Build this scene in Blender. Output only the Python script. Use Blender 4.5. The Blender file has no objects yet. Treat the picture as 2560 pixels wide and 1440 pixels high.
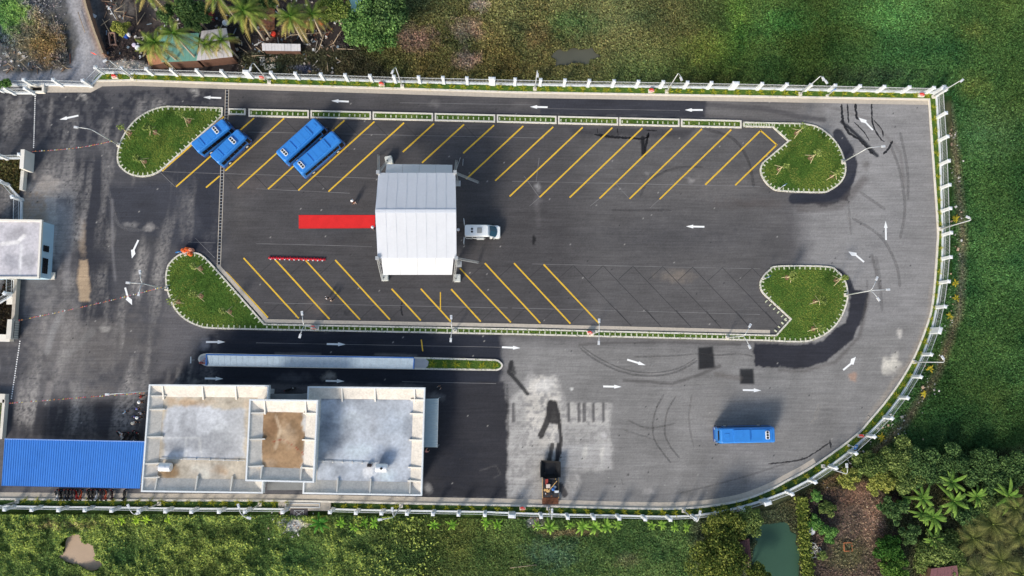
import bpy, bmesh, math, random
import numpy as np
from mathutils import Vector, Matrix
random.seed(7); RNG = np.random.default_rng(11)
SC = bpy.context.scene; COL = SC.collection

# ------------------------------------------------------------------ camera, sky, sun, exposure
F, CX, CY, H = 1707.0, 1280.0, 720.0, 106.0
_n = np.array([(1246-CX)/F, -(895-CY)/F, -1.0]); _n /= np.linalg.norm(_n)      # where straight-down appears in the photo
_z = -_n; _x = np.array([1.0, 0, 0]); _x -= _x.dot(_z)*_z; _x /= np.linalg.norm(_x); _y = np.cross(_z, _x)
ROT = np.array([_x, _y, _z])                                                     # camera -> world
cam = bpy.data.cameras.new('camera'); cam.sensor_width = 36; cam.lens = 36*F/2560; cam.clip_end = 3000; cam.clip_start = 1
camo = bpy.data.objects.new('camera', cam); COL.objects.link(camo)
camo.matrix_world = Matrix.Translation((0, 0, H)) @ Matrix([list(r) for r in ROT]).to_4x4()
SC.camera = camo
W = bpy.data.worlds.new('World'); SC.world = W; W.use_nodes = True
SUN_AZ, SUN_EL = math.radians(212), math.radians(29)
sky = W.node_tree.nodes.new('ShaderNodeTexSky'); sky.sky_type = 'NISHITA'; sky.sun_disc = False
sky.sun_elevation = SUN_EL; sky.sun_rotation = SUN_AZ; sky.air_density = 1.3; sky.dust_density = 2.5
bg = W.node_tree.nodes['Background']; bg.inputs[1].default_value = 0.15
W.node_tree.links.new(sky.outputs[0], bg.inputs[0])
sun = bpy.data.lights.new('sun', 'SUN'); sun.energy = 2.9; sun.angle = math.radians(13); sun.color = (1, 0.94, 0.86)
suno = bpy.data.objects.new('sun', sun); COL.objects.link(suno); suno.location = (-40, -60, 60)
suno.rotation_euler = Vector((-math.sin(SUN_AZ)*math.cos(SUN_EL), -math.cos(SUN_AZ)*math.cos(SUN_EL), -math.sin(SUN_EL))).to_track_quat('-Z', 'Y').to_euler()
SC.view_settings.view_transform = 'Standard'; SC.view_settings.look = 'None'
SC.view_settings.exposure = 0.32; SC.view_settings.gamma = 1
SC.render.engine = 'CYCLES'; SC.cycles.max_bounces = 5; SC.cycles.transparent_max_bounces = 4

# ------------------------------------------------------------------ pixel <-> world
def G(px, py, z=0.0):
    d = ROT @ np.array([(px-CX)/F, -(py-CY)/F, -1.0]); t = (z-H)/d[2]
    return Vector((d[0]*t, d[1]*t, z))
def Gs(pts, z=0.0): return [G(p[0], p[1], z) for p in pts]
def GA(px, py, z=0.0):
    px = np.asarray(px, float); py = np.asarray(py, float)
    d = np.stack([(px-CX)/F, -(py-CY)/F, -np.ones_like(px)], -1) @ ROT.T
    t = (z-H)/d[..., 2]
    return d[..., 0]*t, d[..., 1]*t
def PX(X, Y, Z=0.0):
    v = np.stack([X, Y, np.zeros_like(X)+Z-H], -1) @ ROT
    return CX - v[..., 0]/v[..., 2]*F, CY + v[..., 1]/v[..., 2]*F

# ------------------------------------------------------------------ materials
def lin(c):
    c = np.asarray(c, float)/255
    return np.where(c <= .04045, c/12.92, ((c+.055)/1.055)**2.4)
def S(r, g, b, k=1.0):
    l = lin((r, g, b))*k
    return (float(l[0]), float(l[1]), float(l[2]), 1)
MATS = {}
def mat(name, col, rough=.7, metal=0, var=.12, scale=1.5, fine=12, bump=.0, spec=.35, coat=0):
    if name in MATS: return MATS[name]
    m = bpy.data.materials.new(name); m.use_nodes = True; nt = m.node_tree; p = nt.nodes['Principled BSDF']
    p.inputs['Roughness'].default_value = rough; p.inputs['Metallic'].default_value = metal
    p.inputs['Specular IOR Level'].default_value = spec; p.inputs['Coat Weight'].default_value = coat
    if var:
        tc = nt.nodes.new('ShaderNodeTexCoord')
        a = nt.nodes.new('ShaderNodeTexNoise'); a.inputs['Scale'].default_value = scale; a.inputs['Detail'].default_value = 6
        b = nt.nodes.new('ShaderNodeTexNoise'); b.inputs['Scale'].default_value = fine; b.inputs['Detail'].default_value = 3
        for n in (a, b): nt.links.new(tc.outputs['Object'], n.inputs['Vector'])
        ad = nt.nodes.new('ShaderNodeMath'); ad.operation = 'ADD'
        nt.links.new(a.outputs[0], ad.inputs[0]); nt.links.new(b.outputs[0], ad.inputs[1])
        r = nt.nodes.new('ShaderNodeMapRange'); r.inputs[1].default_value = .6; r.inputs[2].default_value = 1.4
        r.inputs[3].default_value = 1-var; r.inputs[4].default_value = 1+var
        nt.links.new(ad.outputs[0], r.inputs[0])
        mx = nt.nodes.new('ShaderNodeMix'); mx.data_type = 'RGBA'; mx.blend_type = 'MULTIPLY'; mx.inputs[0].default_value = 1
        mx.inputs[6].default_value = col; nt.links.new(r.outputs[0], mx.inputs[7])
        nt.links.new(mx.outputs[2], p.inputs['Base Color'])
        if bump:
            bp = nt.nodes.new('ShaderNodeBump'); bp.inputs['Strength'].default_value = bump; bp.inputs['Distance'].default_value = .05
            nt.links.new(ad.outputs[0], bp.inputs['Height']); nt.links.new(bp.outputs[0], p.inputs['Normal'])
    else: p.inputs['Base Color'].default_value = col
    MATS[name] = m; return m
def painted(name, rough=.85, fine=6, var=.16, streak=0.0, bump=.15, spec=.3):
    m = bpy.data.materials.new(name); m.use_nodes = True; nt = m.node_tree; p = nt.nodes['Principled BSDF']
    p.inputs['Roughness'].default_value = rough; p.inputs['Specular IOR Level'].default_value = spec
    at = nt.nodes.new('ShaderNodeAttribute'); at.attribute_name = 'Col'
    tc = nt.nodes.new('ShaderNodeTexCoord'); n = nt.nodes.new('ShaderNodeTexNoise'); n.inputs['Scale'].default_value = fine; n.inputs['Detail'].default_value = 8
    nt.links.new(tc.outputs['Object'], n.inputs['Vector'])
    src = n.outputs[0]
    if streak:
        mp = nt.nodes.new('ShaderNodeMapping'); mp.inputs['Scale'].default_value = (.12, 2.2, 1); nt.links.new(tc.outputs['Object'], mp.inputs[0])
        n2 = nt.nodes.new('ShaderNodeTexNoise'); n2.inputs['Scale'].default_value = 1.6; n2.inputs['Detail'].default_value = 5; nt.links.new(mp.outputs[0], n2.inputs['Vector'])
        ad = nt.nodes.new('ShaderNodeMix'); ad.inputs[0].default_value = streak; nt.links.new(n.outputs[0], ad.inputs[2]); nt.links.new(n2.outputs[0], ad.inputs[3]); src = ad.outputs[0]
    r = nt.nodes.new('ShaderNodeMapRange'); r.inputs[1].default_value = .3; r.inputs[2].default_value = .7; r.inputs[3].default_value = 1-var; r.inputs[4].default_value = 1+var
    nt.links.new(src, r.inputs[0])
    mx = nt.nodes.new('ShaderNodeMix'); mx.data_type = 'RGBA'; mx.blend_type = 'MULTIPLY'; mx.inputs[0].default_value = 1
    nt.links.new(at.outputs['Color'], mx.inputs[6]); nt.links.new(r.outputs[0], mx.inputs[7]); nt.links.new(mx.outputs[2], p.inputs['Base Color'])
    if bump:
        bp = nt.nodes.new('ShaderNodeBump'); bp.inputs['Strength'].default_value = bump; bp.inputs['Distance'].default_value = .04
        nt.links.new(n.outputs[0], bp.inputs['Height']); nt.links.new(bp.outputs[0], p.inputs['Normal'])
    return m
def foliage(name):
    m = bpy.data.materials.new(name); m.use_nodes = True; nt = m.node_tree; nt.nodes.remove(nt.nodes['Principled BSDF'])
    at = nt.nodes.new('ShaderNodeAttribute'); at.attribute_name = 'Col'
    d = nt.nodes.new('ShaderNodeBsdfDiffuse'); t = nt.nodes.new('ShaderNodeBsdfTranslucent'); mx = nt.nodes.new('ShaderNodeMixShader'); mx.inputs[0].default_value = .25
    for n in (d, t): nt.links.new(at.outputs['Color'], n.inputs['Color'])
    nt.links.new(d.outputs[0], mx.inputs[1]); nt.links.new(t.outputs[0], mx.inputs[2]); nt.links.new(mx.outputs[0], nt.nodes['Material Output'].inputs[0])
    return m
M_LEAF = foliage('leaf'); DESAT = .12
M_ASPH = painted('asphalt', .88, 5, .26, .55, .2, .25); M_SOIL = painted('soil', .95, 3, .25, 0, .4, .1); M_ROOF = painted('roof_screed', .9, 2.5, .14, 0, .1, .2)
M_KERB = mat('kerb_concrete', S(214, 208, 196), .85, var=.14, bump=.1); M_GUT = mat('gutter_concrete', S(182, 172, 158), .9, var=.2, scale=2.5, fine=20, bump=.15)
M_BLOCK = mat('block_concrete', S(196, 200, 172), .9, var=.15)
M_WHITE = mat('white_paint', S(214, 218, 220), .6, var=.13, scale=.9, fine=5); M_OFF = mat('offwhite_plaster', S(224, 219, 208), .8, var=.1, scale=.7)
M_YEL = mat('yellow_paint', S(218, 176, 52), .6, var=.16, scale=1.2, fine=9); M_MARK = mat('white_marking', S(238, 238, 236), .6, var=.06)
M_SAW = mat('saw_cut_dark', S(52, 51, 53), .9, var=.1); M_CHALK = mat('chalk_line', S(132, 130, 130), .9, var=.2)
M_GALV = mat('galvanised_steel', S(196, 200, 202), .45, .3, var=.08); M_ALU = mat('aluminium_truss', S(188, 190, 190), .45, .4, var=.05)
M_BLACK = mat('black_rubber', S(26, 26, 28), .8, var=.1); M_DARK = mat('dark_metal', S(44, 44, 48), .6, .2, var=.15)
M_GLASS = mat('dark_glass', S(18, 22, 28), .12, 0, var=0, spec=.6); M_WOOD = mat('weathered_wood', S(164, 146, 122), .9, var=.2, scale=5); M_BARK = mat('palm_bark', S(172, 160, 142), .9, var=.2, scale=4)

# ------------------------------------------------------------------ mesh builder
class MB:
    def __init__(s): s.v = []; s.f = []; s.m = []
    def add(s, vs, fs, mi=0):
        o = len(s.v); s.v += [tuple(v) for v in vs]; s.f += [tuple(i+o for i in f) for f in fs]; s.m += [mi]*len(fs); return s
    def box(s, c, d, rz=0, mi=0, taper=1.0):
        cs, sn = math.cos(rz), math.sin(rz); vs = []
        for z, k in ((-.5, 1), (.5, taper)):
            for x, y in ((-.5, -.5), (.5, -.5), (.5, .5), (-.5, .5)):
                X, Y = x*d[0]*k, y*d[1]*k; vs.append((c[0]+X*cs-Y*sn, c[1]+X*sn+Y*cs, c[2]+z*d[2]))
        return s.add(vs, [(3, 2, 1, 0), (4, 5, 6, 7), (0, 1, 5, 4), (1, 2, 6, 5), (2, 3, 7, 6), (3, 0, 4, 7)], mi)
    def loft(s, rings, mi=0, cap=True, closed=True):
        n = len(rings[0]); vs = [p for r in rings for p in r]; fs = []
        for i in range(len(rings)-1):
            for j in range(n if closed else n-1):
                k = (j+1) % n; fs.append((i*n+j, i*n+k, (i+1)*n+k, (i+1)*n+j))
        if cap: fs += [tuple(range(n-1, -1, -1)), tuple(range((len(rings)-1)*n, len(rings)*n))]
        return s.add(vs, fs, mi)
    def prism(s, poly, z0, z1, mi=0): return s.loft([[(p[0], p[1], z0) for p in poly], [(p[0], p[1], z1) for p in poly]], mi)
    def tube(s, pts, r, n=6, mi=0):
        pts = [Vector(p) for p in pts]; rs = r if isinstance(r, (list, tuple)) else [r]*len(pts); rings = []
        for i, p in enumerate(pts):
            t = (pts[min(i+1, len(pts)-1)]-pts[max(i-1, 0)]).normalized()
            a = t.cross(Vector((0, 0, 1)) if abs(t.z) < .95 else Vector((1, 0, 0))).normalized(); b = t.cross(a)
            rings.append([p+(a*math.cos(k*2*math.pi/n)+b*math.sin(k*2*math.pi/n))*rs[i] for k in range(n)])
        return s.loft(rings, mi)
    def disc(s, c, r, n=16, mi=0, h=.0):
        if h: return s.prism([(c[0]+r*math.cos(k*2*math.pi/n), c[1]+r*math.sin(k*2*math.pi/n)) for k in range(n)], c[2], c[2]+h, mi)
        return s.add([(c[0]+r*math.cos(k*2*math.pi/n), c[1]+r*math.sin(k*2*math.pi/n), c[2]) for k in range(n)], [tuple(range(n))], mi)
    def ball(s, c, r, n=8, m=5, mi=0):
        rx, ry, rz = r if isinstance(r, (tuple, list)) else (r, r, r)
        return s.loft([[(c[0]+rx*math.sin(a)*math.cos(k*2*math.pi/n), c[1]+ry*math.sin(a)*math.sin(k*2*math.pi/n), c[2]-rz*math.cos(a)) for k in range(n)] for a in [math.pi*(.02+.96*i/m) for i in range(m+1)]], mi)
    def wheel(s, c, r, w, axis='y', n=16, mi=0):
        rings = []
        for q, rr in ((-.5, r*.9), (-.4, r), (.4, r), (.5, r*.9)):
            rings.append([((c[0]+rr*math.cos(k*2*math.pi/n), c[1]+q*w, c[2]+rr*math.sin(k*2*math.pi/n)) if axis == 'y' else (c[0]+q*w, c[1]+rr*math.cos(k*2*math.pi/n), c[2]+rr*math.sin(k*2*math.pi/n))) for k in range(n)])
        return s.loft(rings, mi)
    def mesh(s, name, mats, off=(0, 0, 0), smooth=False):
        me = bpy.data.meshes.new(name); me.from_pydata([(v[0]-off[0], v[1]-off[1], v[2]-off[2]) for v in s.v], [], s.f)
        for m in (mats if isinstance(mats, (list, tuple)) else [mats]): me.materials.append(m)
        me.polygons.foreach_set('material_index', s.m)
        if smooth: me.polygons.foreach_set('use_smooth', [True]*len(s.f))
        bm = bmesh.new(); bm.from_mesh(me); bmesh.ops.recalc_face_normals(bm, faces=bm.faces); bm.to_mesh(me); bm.free(); return me
    def build(s, name, mats, parent=None, off=None, smooth=False):
        if off is None: off = tuple(parent.location) if parent is not None and parent.get('world') else (0, 0, 0)
        return ob(name, s.mesh(name, mats, off, smooth), parent)
def ob(name, data, parent=None, loc=None, rz=0, scale=None):
    o = bpy.data.objects.new(name, data); COL.objects.link(o)
    if parent is not None: o.parent = parent
    if loc is not None: o.location = loc
    if rz: o.rotation_euler = (0, 0, rz)
    if scale is not None: o.scale = (scale,)*3 if not hasattr(scale, '__len__') else scale
    return o
def tag(o, label=None, cat=None, group=None, kind=None):
    for k, v in (('label', label), ('category', cat), ('group', group), ('kind', kind)):
        if v: o[k] = v
    return o
def thing(name, label, cat, loc=(0, 0, 0), rz=0, group=None, world=False):
    o = tag(ob(name, None, None, loc, rz), label, cat, group); o.empty_display_size = .3
    if world: o['world'] = 1
    return o
def struct(name, label=None, loc=(0, 0, 0)):
    o = tag(ob(name, None, None, loc), label, None, None, 'structure'); o['world'] = 1; return o
def dup(root, loc, rz=0, label=None, scale=None):
    r = root.copy(); COL.objects.link(r); r.location = loc; r.rotation_euler = (0, 0, rz)
    if scale is not None: r.scale = (scale,)*3
    if label: r['label'] = label
    for ch in root.children:
        c = ch.copy(); COL.objects.link(c); c.parent = r
        for g in ch.children:
            d = g.copy(); COL.objects.link(d); d.parent = c
    return r
def smoothpoly(pts, n=6, closed=False):          # Catmull-Rom
    P = [np.array(p[:2], float) for p in pts]; out = []; N = len(P); rng = range(N if closed else N-1)
    for i in rng:
        p0, p1, p2, p3 = (P[(i-1) % N], P[i], P[(i+1) % N], P[(i+2) % N]) if closed else (P[max(i-1, 0)], P[i], P[i+1], P[min(i+2, N-1)])
        for k in range(n):
            t = k/n; out.append(.5*((2*p1)+(-p0+p2)*t+(2*p0-5*p1+4*p2-p3)*t*t+(-p0+3*p1-3*p2+p3)*t**3))
    if not closed: out.append(P[-1])
    return [tuple(o) for o in out]
def resample(pts, step):
    P = [Vector(p) for p in pts]; out = [P[0]]; acc = 0
    for a, b in zip(P, P[1:]):
        L = (b-a).length
        while acc+L >= step and L > 0:
            a = a+(b-a)*((step-acc)/L); L = (b-a).length; out.append(a); acc = 0
        acc += L
    return out
def normals2(pts, closed=False):
    N = len(pts); out = []
    for i in range(N):
        a, b, c = (pts[i-1] if (i or closed) else pts[0]), pts[i], (pts[(i+1) % N] if (i < N-1 or closed) else pts[-1])
        d1 = Vector((b[0]-a[0], b[1]-a[1])); d2 = Vector((c[0]-b[0], c[1]-b[1]))
        if d1.length < 1e-6: d1 = d2
        if d2.length < 1e-6: d2 = d1
        d1.normalize(); d2.normalize(); t = d1+d2
        if t.length < 1e-4: t = d1
        t.normalize(); n = Vector((-t.y, t.x)); k = 1/max(.5, n.dot(Vector((-d1.y, d1.x)))); out.append(n*k)
    return out
def ribbon(mb, pts, o0, o1, z0, z1, closed=False, mi=0):        # solid strip between two offsets of a polyline (left is positive)
    nn = normals2(pts, closed); rings = []
    for p, n in zip(pts, nn):
        a = (p[0]+n.x*o0, p[1]+n.y*o0); b = (p[0]+n.x*o1, p[1]+n.y*o1)
        rings.append([(a[0], a[1], z0), (b[0], b[1], z0), (b[0], b[1], z1), (a[0], a[1], z1)])
    if closed: rings.append(rings[0])
    return mb.loft(rings, mi, cap=not closed)
def sheet(mb, poly, z, mi=0): return mb.add([(p[0], p[1], z) for p in poly], [tuple(range(len(poly)))], mi)
def inpoly(x, y, poly):
    r = np.zeros(x.shape, bool); n = len(poly)
    for i in range(n):
        x0, y0 = poly[i][:2]; x1, y1 = poly[(i+1) % n][:2]
        if y0 == y1: continue
        c = ((y0 > y) != (y1 > y)) & (x < (x1-x0)*(y-y0)/(y1-y0)+x0); r ^= c
    return r
_NG = RNG.random((8, 128, 128))
def noise(x, y, scale, k=0, oct=3):
    out = 0; amp = 1; tot = 0
    for o in range(oct):
        u = np.asarray(x)/scale*2**o+k*17.3+500; v = np.asarray(y)/scale*2**o+k*7.7+500; g = _NG[(k+o) % 8]
        i = np.floor(u).astype(int); j = np.floor(v).astype(int); a = u-i; b = v-j; a = a*a*(3-2*a); b = b*b*(3-2*b)
        n = (g[i % 128, j % 128]*(1-a)+g[(i+1) % 128, j % 128]*a)*(1-b)+(g[i % 128, (j+1) % 128]*(1-a)+g[(i+1) % 128, (j+1) % 128]*a)*b
        out = out+n*amp; tot += amp; amp *= .5
    return out/tot
def segdist(x, y, pts):
    d = np.full(x.shape, 1e9)
    for (x0, y0), (x1, y1) in zip(pts, pts[1:]):
        dx, dy = x1-x0, y1-y0; t = np.clip(((x-x0)*dx+(y-y0)*dy)/(dx*dx+dy*dy+1e-9), 0, 1); d = np.minimum(d, np.hypot(x-x0-t*dx, y-y0-t*dy))
    return d
def paint(px, py, base, ops):
    """colour field over photo-pixel positions of ground points; ops: colour areas such as wear, stains, plants and painted fence shade, each its own shape"""
    col = np.empty(px.shape+(3,)); col[:] = lin(base)
    wx = px+(noise(px, py, 30, 1, 4)-.5)*14+(noise(px, py, 6, 2)-.5)*6; wy = py+(noise(px, py, 30, 3, 4)-.5)*14+(noise(px, py, 6, 4)-.5)*6
    fb = noise(px, py, 12, 6, 4)
    for op in ops:
        kind, c, a, soft = op[0], lin(op[1]), op[2], op[3]
        if kind == 'blob':
            cx, cy, rx, ry = op[4:8]; m = np.hypot((wx-cx)/rx, (wy-cy)/ry)+(fb-.5)*.9; k = np.clip((1-m)/max(soft, .02)+.0, 0, 1)
        elif kind == 'line':
            sx, sy = (px+(wx-px)*.25, py+(wy-py)*.25); k = np.clip((op[5]/2-segdist(sx, sy, op[4]))/max(soft, .4)+.5, 0, 1)
        else:
            x, y = (px, py) if kind == 'rect' else (wx, wy); ins = inpoly(x, y, op[4]); d = segdist(x, y, list(op[4])+[op[4][0]]); sd = np.where(ins, d, -d); k = np.clip(sd/max(soft, .5)+.5, 0, 1)
        k = k*a
        if len(op) > 8 or (kind != 'blob' and len(op) > 6): k = k*np.clip((noise(px, py, 9, 5, 4)-.38)*5, 0, 1)      # broken up
        col = col*(1-k[..., None])+c*k[..., None]
    return col
def setcol(me, rgb):
    at = me.color_attributes.new('Col', 'FLOAT_COLOR', 'POINT'); a = np.ones((len(me.vertices), 4), np.float32); a[:, :3] = rgb; at.data.foreach_set('color', a.ravel())
def gridmesh(name, xs, ys, z, keep=None):
    nx, ny = len(xs), len(ys); X, Y = np.meshgrid(xs, ys); idx = np.arange(nx*ny).reshape(ny, nx)
    q = np.stack([idx[:-1, :-1], idx[:-1, 1:], idx[1:, 1:], idx[1:, :-1]], -1).reshape(-1, 4)
    if keep is not None:
        k = keep(X, Y); q = q[(k.ravel()[q]).any(1)]
        used = np.zeros(nx*ny, bool); used[q.ravel()] = True; mp = np.cumsum(used)-1; q = mp[q]; X = X.ravel()[used]; Y = Y.ravel()[used]
    X = X.ravel(); Y = Y.ravel(); Z = np.zeros_like(X)+(z(X, Y) if callable(z) else z)
    me = rawmesh(name, np.stack([X, Y, Z], -1), q); return me, X, Y
def rawmesh(name, V, Q):
    me = bpy.data.meshes.new(name); n = Q.shape[1]
    me.vertices.add(len(V)); me.vertices.foreach_set('co', np.asarray(V, np.float32).ravel())
    me.loops.add(Q.size); me.loops.foreach_set('vertex_index', Q.ravel().astype(np.int32))
    me.polygons.add(len(Q)); me.polygons.foreach_set('loop_start', np.arange(0, Q.size, n, dtype=np.int32)); me.polygons.foreach_set('loop_total', np.full(len(Q), n, np.int32))
    me.update(calc_edges=True); return me
def leaves(name, P, size, col, up=.6, parent=None, long=1.7, off=(0, 0, 0), nrm=None, kind=None):
    """P (n,3) leaf centres, size (n,), col (n,3): one diamond leaf each"""
    col = np.asarray(col); col = col*(1-DESAT)+DESAT*(col @ np.array([.3, .6, .1]))[:, None]
    n = len(P); N = RNG.normal(size=(n, 3))*(1-up); N[:, 2] += up
    if nrm is not None: N = nrm*up+RNG.normal(size=(n, 3))*(1-up)
    N /= np.linalg.norm(N, axis=1)[:, None]+1e-9
    A = np.cross(N, RNG.normal(size=(n, 3))); A /= np.linalg.norm(A, axis=1)[:, None]+1e-9; B = np.cross(N, A); s = np.asarray(size)[:, None]
    V = np.stack([P-A*s*long/2, P-B*s/2+A*s*.1, P+A*s*long/2-N*s*.2, P+B*s/2+A*s*.1], 1).reshape(-1, 3)-np.array(off)
    me = rawmesh(name, V, np.arange(4*n).reshape(-1, 4)); me.materials.append(M_LEAF); setcol(me, np.repeat(col, 4, 0)); o = ob(name, me, parent)
    if kind: o['kind'] = kind
    return o

# ------------------------------------------------------------------ outlines in photo pixels (ground level)
KERB_N = [(232, 203), (330, 201), (560, 209), (1000, 222), (1280, 231), (1760, 239), (2322, 249)]
KERB_E = smoothpoly([(2322, 249), (2329, 350), (2336, 450), (2344, 570), (2343, 610), (2337, 700), (2329, 770), (2317, 812), (2299, 860), (2280, 902), (2252, 950), (2215, 1002), (2170, 1055), (2147, 1081), (2095, 1122), (2025, 1170), (1970, 1200), (1920, 1226), (1855, 1250), (1780, 1264), (1692, 1271), (1605, 1271), (1480, 1268), (1280, 1263), (1015, 1258), (832, 1254), (640, 1251), (375, 1250), (7, 1247), (-160, 1245)], 4)
LOT = KERB_N+KERB_E+[(-160, 208), (110, 232), (232, 216)]
FENCE_N = [(248, 184), (622, 196), (1049, 210), (1410, 217), (1897, 225), (2347, 232)]
CAP_N = [237, 302, 364, 426, 490, 552, 614, 676, 737, 801, 862, 924, 984, 1046, 1107, 1167, 1230, 1288, 1352, 1413, 1474, 1536, 1597, 1659, 1720, 1780, 1841, 1907, 1969, 2029, 2090, 2152, 2213, 2276, 2337]
CAP_NY = lambda x: float(np.interp(x, [237, 490, 984, 1288, 1907, 2337], [167, 174, 190, 197, 208, 218]))
CAP_E = [(2363, 220), (2367, 281), (2371, 340), (2374, 401), (2376, 461), (2378, 520), (2380, 581), (2379, 642), (2374, 703), (2365, 766), (2352, 826), (2330, 886), (2304, 942), (2271, 995), (2232, 1046), (2188, 1092), (2142, 1134), (2092, 1171), (2040, 1206), (1982, 1236), (1921, 1259), (1860, 1277), (1801, 1290), (1740, 1298), (1677, 1300), (1614, 1299), (1549, 1297), (1485, 1296), (1420, 1295), (1353, 1293), (1280, 1291), (1212, 1288), (1146, 1287), (1082, 1286), (1017, 1285), (953, 1284), (889, 1283), (824, 1281)]
CAP_S = [(705, 1281), (611, 1280), (546, 1280), (477, 1280), (412, 1279), (345, 1278), (277, 1277), (210, 1276), (144, 1276), (77, 1275), (9, 1274), (-58, 1273), (-125, 1272)]
ISL_NW = smoothpoly([(420, 265), (395, 269), (365, 281), (335, 303), (312, 333), (297, 366), (293, 395), (297, 413), (308, 426), (325, 437), (350, 443), (375, 441), (395, 433), (406, 426)], 4)+[(557, 291), (558, 269)]
ISL_NE = [(1858, 305)]+smoothpoly([(2005, 308), (2040, 315), (2070, 334), (2095, 362), (2110, 395), (2115, 422), (2110, 444), (2098, 461), (2075, 477), (2050, 483), (1950, 479), (1925, 469), (1908, 451), (1899, 428), (1904, 409), (1916, 397)], 4)+[(1968, 353), (1932, 320), (1858, 318)]
ISL_SE = smoothpoly([(1920, 748), (1903, 730), (1898, 710), (1905, 692), (1921, 675), (1945, 664), (2065, 665), (2092, 676), (2110, 696), (2119, 722), (2118, 755), (2100, 800), (2070, 832), (2032, 851), (1995, 856), (1920, 853)], 4)
MED_N = [(662, 809), (1280, 821), (1939, 837)]; MED_S = [(1920, 853), (1280, 837), (640, 825)]
ISL_SW = smoothpoly([(640, 825), (530, 822), (497, 816), (462, 799), (435, 770), (418, 727), (414, 697), (418, 668), (432, 648), (457, 632), (490, 631), (511, 641), (537, 667)], 4)
ISL_S = ISL_SW+[(662, 809)]+MED_N[1:2]+[(1939, 837), (1974, 798)]+ISL_SE+MED_S[1:2]
def plan_y(x): return 271.5+(x-572)*.0234
PLANTERS = [(572, 615), (622, 773), (777, 928), (932, 1083), (1087, 1238), (1242, 1391), (1395, 1545), (1548, 1698), (1702, 1853)]
PLAT = [(520, 884), (1240, 898)]                      # platform island north edge
PLAT_O = [(520, 883), (1060, 893), (1238, 898)]+smoothpoly([(1246, 900), (1255, 908), (1257, 915), (1252, 923), (1242, 927)], 3)+[(1060, 924), (520, 916)]+smoothpoly([(512, 914), (501, 907), (496, 898), (501, 888), (511, 884)], 3)

# ------------------------------------------------------------------ ground sheet (fields, yard, garden)
ROAD = smoothpoly([(120, -140), (165, 0), (185, 50), (195, 100), (170, 165), (120, 178), (-180, 192), (-180, 232), (110, 216), (225, 205), (262, 165), (245, 110), (222, 20), (205, -140)], 4, True)
POND_L = smoothpoly([(166, 1346), (195, 1336), (212, 1356), (232, 1366), (242, 1392), (256, 1412), (228, 1428), (192, 1414), (146, 1396), (160, 1378)], 4, True)
POND_R = smoothpoly([(1898, 1322), (1908, 1312), (1930, 1310), (1960, 1306), (1972, 1312), (1978, 1330), (1992, 1338), (1990, 1360), (2000, 1378), (1998, 1440), (1996, 1560), (1905, 1560), (1902, 1440), (1884, 1412), (1880, 1385), (1892, 1360), (1888, 1340)], 4, True)
POOL_N = smoothpoly([(1388, 128), (1400, 122), (1415, 127), (1432, 119), (1455, 123), (1478, 117), (1488, 130), (1502, 140), (1480, 148), (1468, 162), (1445, 156), (1425, 165), (1402, 160), (1385, 166), (1390, 148), (1378, 140)], 4, True)
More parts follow.
